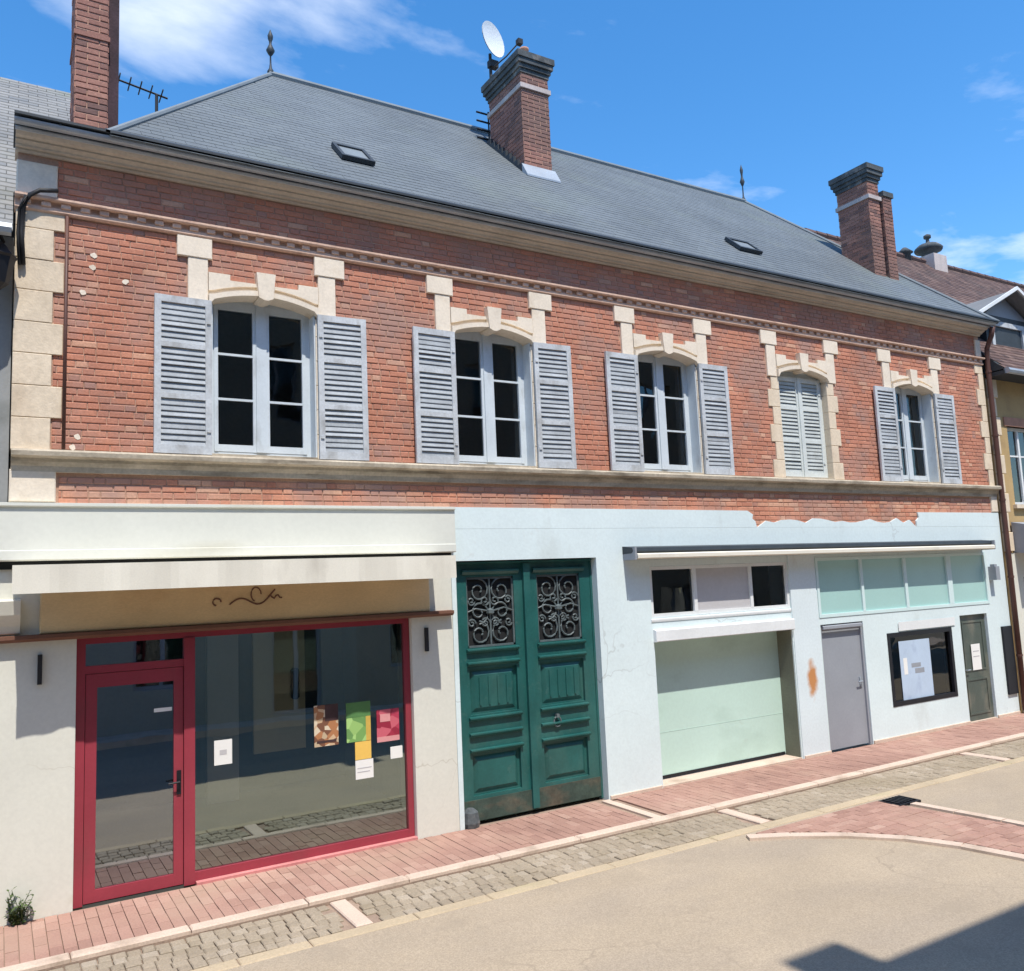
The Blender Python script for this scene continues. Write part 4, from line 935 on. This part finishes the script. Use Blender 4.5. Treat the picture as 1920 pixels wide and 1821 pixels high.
pm3 = print_mat('red_print', srgb(180, 60, 85), [srgb(165, 45, 70), srgb(200, 95, 110), srgb(150, 35, 60)], 9)
mo = mat('orange_paper', srgb(232, 190, 95), .7, .04, 5, .02, 40, 0); mdk = mat('dark_print', srgb(70, 50, 50), .7, .2, 9, .1, 40, 0)
mgy = mat('yellow_print', srgb(205, 170, 80), .7, .08, 9, .05, 40, 0); mg2 = mat('green_band', srgb(85, 130, 75), .7, .1, 6, .05, 40, 0); mpk = mat('pink_band', srgb(215, 150, 150), .7, .05, 6, .03, 40, 0)
poster('poster', 'brown and orange food poster in the shop window, left of the green one', 'poster', 2.84, 3.10, 1.09, 1.51, YP, pm1, None, [(.45, 1, .6, 1, mdk, 'dark_corner'), (.1, .9, .08, .14, mdk, 'text_line')])
poster('poster', 'green poster with yellow edge in the shop window', 'poster', 3.19, 3.46, 1.09, 1.50, YP, pm2, None, [(0, 1, .62, 1, mg2, 'green_band'), (.8, 1, 0, .62, mgy, 'yellow_edge')])
poster('poster', 'red and pink poster at the right end of the shop window', 'poster', 3.53, 3.79, 1.05, 1.39, YP, pm3, None, [(0, 1, 0, .16, mpk, 'pink_band'), (.15, .6, .62, .86, mpk, 'pink_mark')])
poster('notice', 'orange notice hanging under the green poster', 'notice', 3.28, 3.46, .90, 1.085, YP, mo)
poster('notice', 'white notice hanging under the orange one in the shop window', 'notice', 3.28, 3.48, .70, .895, YP, m_paper, None, [(.1, .9, .55, .60, m_greyp, 'text_line'), (.1, .8, .35, .40, m_greyp, 'text_line')])
poster('notice', 'small white notice under the red poster', 'notice', 3.68, 3.82, .86, .985, YP, m_paper)
poster('notice', 'single white notice on the left half of the shop window', 'notice', 1.84, 2.01, 1.05, 1.285, YP, m_paper, None, [(.3, .7, .4, .6, m_greyp, 'printed_mark')])
poster('door_sticker', 'thin white sticker on the glass of the red shop door', 'sticker', 1.29, 1.45, 1.62, 1.655, YF+.022, m_paper)
poster('poster', 'pale blue poster inside the black display window', 'poster', 12.46, 13.27, .52, 1.49, .01, m_bluepaper, None, [(.35, .65, .55, .62, MATS['grey_door_paint'], 'text_line'), (.45, .75, .45, .53, MATS['grey_door_paint'], 'text_line'), (.10, .22, .45, .72, m_paper, 'white_mark')])
poster('notice', 'white notice on the olive green door', 'notice', 14.44, 14.70, .86, 1.30, .014, m_paper, None, [(.15, .85, .7, .74, m_greyp, 'text_line'), (.15, .85, .5, .54, m_greyp, 'text_line')])
poster('sign', 'white strip sign above the black display window', 'sign', 12.44, 13.97, 1.66, 1.80, -.035, m_white)
bs = one(lambda b: b.cbox(15.34, 15.64, -.055, -.0205, .36, 1.55, .006), 'sign', m_black); tag(bs, 'narrow upright black board beside the olive green door', 'sign')
# small house-number lamp box at the right end of the transom
ll = one(lambda b: (b.box(15.14, 15.26, -.16, -.021, 2.38, 2.62), b.box(15.16, 15.24, -.13, -.05, 2.62, 2.66)), 'wall_lamp', m_greyd); tag(ll, 'small grey wall lamp at the end of the aqua transom', 'lamp')

# satellite dish, mast and aerials
sd = thing('satellite_dish', 'white satellite dish on a mast behind the middle chimney', 'satellite dish', (7.05, 2.95, 10.2))
one(lambda b: b.tube([(6.98, 2.86, 9.9), (6.98, 2.86, 11.65)], .028, 8), 'mast', m_cable, sd)
def dish(b):
    n, r = 20, 5; ax = Vector((.33, -.94, .11)).normalized(); e1 = ax.cross(Vector((0, 0, 1))).normalized(); e2 = ax.cross(e1); c = Vector((6.98, 2.80, 11.86))
    for side, off in ((1, 0), (-1, -.012)):
        for k in range(r):
            for j in range(n):
                def p(kk, jj):
                    q = .31*kk/r; a = 2*PI*jj/n; return tuple(c+ax*(q*q*.55+off)+e1*q*math.cos(a)*.9+e2*q*math.sin(a)*1.05)
                b.quad(p(k, j), p(k+1, j), p(k+1, j+1), p(k, j+1)) if side > 0 else b.quad(p(k, j+1), p(k+1, j+1), p(k+1, j), p(k, j))
one(dish, 'reflector', m_dish, sd, None, True)
one(lambda b: (b.tube([(7.0, 2.80, 11.38), (7.18, 2.66, 11.55), (7.36, 2.54, 11.78)], .012, 6), b.box(7.33, 7.42, 2.49, 2.58, 11.75, 11.84)), 'feed_arm', m_cable, sd)
one(lambda b: b.box(6.94, 7.10, 2.79, 2.90, 11.40, 11.52), 'bracket', m_cable, sd)
ta = thing('aerial', 'short rake aerial on the back of the middle chimney', 'aerial', (6.80, 2.95, 10.3))
one(lambda b: b.tube([(6.93, 2.92, 10.05), (6.93, 2.92, 10.62)], .014, 6), 'boom', m_cable, ta)
for k in range(4): one(lambda b: b.tube([(6.70, 2.92, 10.12+k*.15), (7.0, 2.92, 10.12+k*.15)], .016, 6), 'element', m_cable, ta)
tb = thing('aerial', 'thin roof aerial standing by the left hip of the slate roof', 'aerial', (1.80, 3.6, 9.0))
one(lambda b: b.tube([(1.80, 3.6, 8.6), (1.80, 3.6, 9.90)], .022, 8), 'mast', m_cable, tb)
one(lambda b: b.tube([(1.10, 3.6, 10.02), (1.95, 3.6, 9.88)], .014, 6), 'boom', m_cable, tb)
for k in range(6): one(lambda b: b.tube([(1.16+k*.14, 3.42, 10.01-k*.023), (1.16+k*.14, 3.78, 10.01-k*.023)], .010, 5), 'element', m_cable, tb)

# cable and lantern on the left corner
cbp = [(.13, -.05, 5.80), (.11, -.05, 6.1), (.12, -.05, 6.34), (.17, -.10, 6.46), (.25, -.10, 6.52), (.40, -.10, 6.545)]
co = one(lambda b: (b.tube(cbp, .022, 8), b.tube([(x-.03, y-.01, z-.01) for x, y, z in cbp[:4]], .014, 6)), 'cable', m_cable, None, None, True); tag(co, 'black electric cable bending round the left stone corner', 'cable')
lt = thing('wall_lantern', 'dark iron wall lantern at the left corner of the brick house', 'lamp', (-.02, .0, 5.7))
one(lambda b: b.lathe([(.04, 5.50), (.10, 5.55), (.15, 5.78), (.17, 5.80), (.09, 5.90), (.02, 5.96)], -.08, -.16, 8), 'lamp_body', m_black, lt)
one(lambda b: b.tube([(-.08, -.16, 5.94), (-.07, -.12, 6.05), (-.03, .04, 6.02)], .016, 6), 'arm', m_black, lt)
# weed at the foot of the left pier
wd_ = thing('weed', 'green weed growing at the foot of the cream pier', 'plant', (.20, -.05, 0))
rw = random.Random(4); sB = MB(); lB = MB()
for k in range(26):
    a = rw.uniform(0, 2*PI); ln = rw.uniform(.10, .32); lean = rw.uniform(.1, .75)
    base = Vector((.20+rw.uniform(-.05, .05), -.06+rw.uniform(-.02, .02), 0)); dirv = Vector((math.cos(a)*lean, -abs(math.sin(a))*lean*.8, 1)).normalized()
    tip = base+dirv*ln; sB.tube([base, base.lerp(tip, .5)+Vector((0, 0, .01)), tip], [.004, .003, .002], 5)
    for q in range(9):
        p = base.lerp(tip, .15+.85*q/8); aa = rw.uniform(0, 2*PI); d = Vector((math.cos(aa), math.sin(aa)*.8-.2, rw.uniform(-.2, .7))).normalized(); sdv = d.cross(Vector((0, 0, 1))).normalized()
        l_ = rw.uniform(.025, .055)
        lB.add([p, p+d*l_*.5+sdv*l_*.3+Vector((0, 0, .004)), p+d*l_, p+d*l_*.5-sdv*l_*.3+Vector((0, 0, .004))], [(0, 1, 2, 3)])
sB.build('stem', m_leaf, wd_); lB.build('foliage', m_leaf, wd_, 'stuff')
# iron drain grate at the crossing
dg = thing('drain_grate', 'dark iron drain grate at the corner of the red crossing', 'drain', (9.05, -2.22, -.05))
one(lambda b: b.box(8.88, 9.28, -2.34, -2.06, -.06, -.022), 'frame', m_black, dg)
for k in range(6): one(lambda b: b.box(8.92+k*.057, 8.945+k*.057, -2.31, -2.09, -.021, -.008), 'bar', m_black, dg)

# ================================================================== NEIGHBOURS
lh = thing('grey_house', 'grey rendered house with pale slate roof joined to the left corner', 'house')
one(lambda b: (b.box(-7, .085, .32, .5, -.05, 6.1), b.box(-7, .052, .10, .319, -.05, 6.1)), 'wall', m_render, lh)
def lroof(b):
    sl_ = .895; z = lambda y: 6.0+(y+.3)*sl_
    b.poly([(-7, -.3, z(-.3)), (.04, -.3, z(-.3)), (.04, .45, z(.45)), (.54, .45, z(.45)), (.54, 1.05, z(1.05)), (.80, 1.05, z(1.05)), (.80, 4, z(4)), (-7, 4, z(4))])
    b.poly([(-7, 4, z(4)), (.80, 4, z(4)), (.80, 8, z(0.3)), (-7, 8, z(.3))])
lr = one(lroof, 'roof', m_slatebase, lh)
def lsl(b):
    sl_ = .895; k = math.sqrt(1+sl_*sl_); rr2 = random.Random(2)
    for r in range(int(4.3*k/.13)):
        s0 = r*.13; y = -.3+s0/k; y1 = -.3+(s0+.15)/k; x = -2+(r % 2)*.11; xm = .80 if y > 1.05 else (.54 if y > .45 else .04)
        while x < xm:
            c = min(x+.214, xm)
            b.add([(x, y, 6.0+(y+.3)*sl_+.022), (c, y, 6.0+(y+.3)*sl_+.022), (c, y1, 6.0+(y1+.3)*sl_+.008), (x, y1, 6.0+(y1+.3)*sl_+.008), (x, y, 6+(y+.3)*sl_+.010), (c, y, 6+(y+.3)*sl_+.010)], [(0, 1, 2, 3), (4, 5, 1, 0)], min(1, max(0, rr2.gauss(.85, .15)))); x += .22
m_slateL = toned('pale_slate', [(0, (.13, .135, .14)), (.5, (.19, .195, .195)), (1, (.26, .255, .24))], rough=.7, fine=.1, fscale=25, bump=.2, bscale=30, var=.2, scale=.8, soot=(.20, .21, .17))
one(lsl, 'slate', m_slateL, lr, 'stuff')
one(lambda b: b.tube([(-7, -.34, 6.0), (.03, -.34, 6.0)], .06, 8), 'gutter', m_zinc, lh)

rh = thing('ochre_house', 'ochre rendered house with brown tile roof beyond the downpipe', 'house')
one(lambda b: wall_holes(b, 15.80, 24, -.05, 6.25, [(16.35, 17.35, 3.75, 5.25), (19.2, 20.2, 3.75, 5.25), (16.3, 18.6, -.05, 2.4)], .03, .4), 'wall', m_ochre, rh)
one(lambda b: wall_holes(b, 15.83, 24, 0, 2.85, [(16.3, 18.6, 0, 2.4)], -.0, .029), 'shop_render', m_cream, rh)
z = .0; k = 0
while z < 6.1:
    one(lambda b: b.cbox(15.80, 15.98 if k % 2 else 16.06, -.03, .029, max(z, 2.86)+.003, z+.35, .008) if z+.35 > 2.9 else b.cbox(15.81, 15.825, -.02, .02, z, z+.3, .004), 'quoin_stone', m_stone, rh); z += .36; k += 1
for x in (16.35, 19.2):
    b = MB(); frame_mb(b, x, x+1, 3.75, 5.25, .06, .12, .18); b.box(x+.47, x+.53, .115, .18, 3.81, 5.19); b.box(x+.06, x+.47, .125, .17, 4.68, 4.71); b.box(x+.53, x+.94, .125, .17, 4.68, 4.71)
    o = b.build('window', m_white, rh); one(lambda q: q.quad((x, .15, 3.75), (x+1, .15, 3.75), (x+1, .15, 5.25), (x, .15, 5.25)), 'pane', m_glassW, o)
    one(lambda q: q.box(x-.1, x+1.1, .01, .12, 5.25, 5.42), 'lintel', m_brick and m_terra, rh); one(lambda q: q.box(x-.08, x+1.08, -.04, .12, 3.68, 3.75), 'window_sill', m_stone, rh)
one(lambda b: b.box(15.9, 23.9, .41, .45, 0, 6.2), 'dark_room', m_dark, rh)
one(lambda b: b.prism([(0, 2.86), (-.45, 2.80), (-.5, 2.86), (-.5, 3.30), (0, 3.42)], 16.08, 19), 'shop_awning_box', m_greyd, rh)
rsl = 1.02; rz = lambda y: 6.22+(y+.35)*rsl
rr3 = one(lambda b: (b.quad((15.78, -.35, rz(-.35)), (26, -.35, rz(-.35)), (26, 3.8, rz(3.8)), (15.78, 3.8, rz(3.8))), b.quad((26, 3.8, rz(3.8)), (26, 8, 6.2), (15.78, 8, 6.2), (15.78, 3.8, rz(3.8))), b.poly([(15.78, -.35, rz(-.35)), (15.78, 3.8, rz(3.8)), (15.78, 8, 6.2)]), b.box(15.78, 26, -.35, .03, 6.13, 6.2)), 'roof', m_slatebase, rh)
def rtile(b):
    k = math.sqrt(1+rsl*rsl); q = random.Random(6)
    for r in range(int(4.15*k/.13)):
        s0 = r*.13; y = -.35+s0/k; y1 = -.35+(s0+.15)/k; x = 15.79+(r % 2)*.09
        while x < 26:
            b.add([(x, y, rz(y)+.028), (x+.174, y, rz(y)+.028), (x+.174, y1, rz(y1)+.008), (x, y1, rz(y1)+.008), (x, y, rz(y)+.012), (x+.174, y, rz(y)+.012)], [(0, 1, 2, 3), (4, 5, 1, 0)], min(1, max(0, q.gauss(.5, .25)))); x += .18
one(rtile, 'roof_tile', m_tile, rr3, 'stuff')
rt_ = MB(); rt_.tube([(-.17, 0, 0), (.17, 0, 0)], .085, 8); rtm = rt_.mesh('ridge_tile', m_terra and m_tile)
for k in range(28): link('ridge_tile', rtm, rr3, None, (15.96+k*.36, 3.8, rz(3.8)+.02), (0, .03, 0))
# dormer with white verge boards
dmr = one(lambda b: (b.box(16.72, 18.3, .42, 2.0, 6.3, 7.62),), 'dormer', m_lead, rh)
def drf(b):
    for s in (-1, 1):
        xe, ze, xr, zr = 17.46+s*1.45, 7.44, 17.46, 8.14
        v = [(xe, .15, ze), (xr, .15, zr), (xr, 2.6, zr), (xe, 2.6, ze), (xe, .15, ze-.05), (xr, .15, zr-.05), (xr, 2.6, zr-.05), (xe, 2.6, ze-.05)]
        b.add(v, [(0, 1, 2, 3), (7, 6, 5, 4), (0, 4, 5, 1), (3, 7, 4, 0)])
one(drf, 'dormer_roof', m_slateL, dmr)
one(lambda b: b.poly([(16.72, .42, 7.62), (18.3, .42, 7.62), (17.46, .42, 8.05)]), 'dormer_gable', m_greyd, dmr)
for s in (-1, 1):
    one(lambda b: b.plate([(17.46+s*1.47, 7.41), (17.46, 8.12), (17.46, 8.19), (17.46+s*1.47, 7.48)] if s < 0 else [(17.46, 8.12), (17.46+s*1.47, 7.41), (17.46+s*1.47, 7.48), (17.46, 8.19)], .11, .148), 'verge_board', m_white, dmr)
one(lambda b: (frame_mb(b, 16.85, 18.07, 6.5, 7.5, .10, .38, .43),), 'dormer_window', m_shut, dmr)
one(lambda b: b.tube([(15.80, -.38, 6.19), (26, -.38, 6.19)], .06, 8), 'gutter', m_zinc, rh)
rc = one(lambda b: b.box(20.3, 20.85, 3.5, 4.1, 9.5, 10.62), 'chimney', m_band, rh)
one(lambda b: b.lathe([(.18, 10.62), (.18, 10.74), (.33, 10.80), (.35, 10.87), (.24, 10.97), (.05, 11.02), (.04, 11.13), (.09, 11.16), (.09, 11.23), (.02, 11.27)], 20.58, 3.8, 12), 'cowl', m_cap, rc, None, True)
one(lambda b: b.lathe([(.14, 10.0), (.14, 10.55), (.20, 10.58), (.05, 10.72)], 19.55, 3.8, 10), 'vent_pipe', m_cap, rh, None, True)

# houses across the street: they shade the road and stand in the window reflections
def opposite(x0, x1, eave, wm, label, chim=None, seed=1):
    h = thing('townhouse', label, 'house'); yf = -9.72
    hs_ = []; ro = random.Random(seed); nx = max(2, int((x1-x0)/2.6)); st = (x1-x0)/nx
    for k in range(nx):
        c = x0+st*(k+.5)
        for z0 in (3.6, 6.6):
            if z0+1.8 < eave: hs_.append((c-.5, c+.5, z0, z0+1.75))
        hs_.append((c-.55, c+.55, .1 if k % 2 else .9, 2.5))
    b = MB(); wall_holes(b, x0, x1, -.05, eave, hs_, -10.1, yf); b.build('wall', wm, h)
    one(lambda q: q.box(x0+.05, x1-.05, -10.5, -10.45, 0, eave), 'dark_room', m_dark, h)
    for a, c, z0, z1 in hs_:
        q = MB(); frame_mb(q, a, c, z0, z1, .07, -9.90, -9.84); q.box((a+c)/2-.04, (a+c)/2+.04, -9.9, -9.845, z0+.07, z1-.07); o = q.build('window', m_greyd, h)
        one(lambda r_: r_.quad((a, -9.87, z0), (c, -9.87, z0), (c, -9.87, z1), (a, -9.87, z1)), 'pane', m_glassW, o)
    one(lambda q: q.prism([(-9.72, eave-.3), (-9.5, eave-.05), (-9.42, eave), (-9.42, eave+.06), (-14, eave+.06+3.6), (-18.6, eave+.06), (-18.6, eave-.3)][::-1], x0, x1), 'roof', m_lead, h)
    if chim: one(lambda q: (q.box(chim[0], chim[1], -10.6, -10.1, eave-.5, chim[2]), q.box(chim[0]-.06, chim[1]+.06, -10.66, -10.04, chim[2]-.2, chim[2])), 'chimney', m_chbrick, h)
    return h
opposite(-16, -4, 9.0, m_beige, 'beige townhouse across the street, at its left end', None, 1)
opposite(-4, 7.0, 9.72, m_ochre and mat('pale_render', (.34, .335, .29), .9, .08, 1, .05, 30, .1, 30), 'tall pale townhouse with a front chimney across the street', (4.24, 4.70, 11.90), 2)
opposite(7.0, 26, 9.72, m_beige and mat('pink_render', (.32, .29, .24), .9, .08, 1, .05, 30, .1, 30), 'pinkish townhouse across the street, beyond the pale one', None, 3)
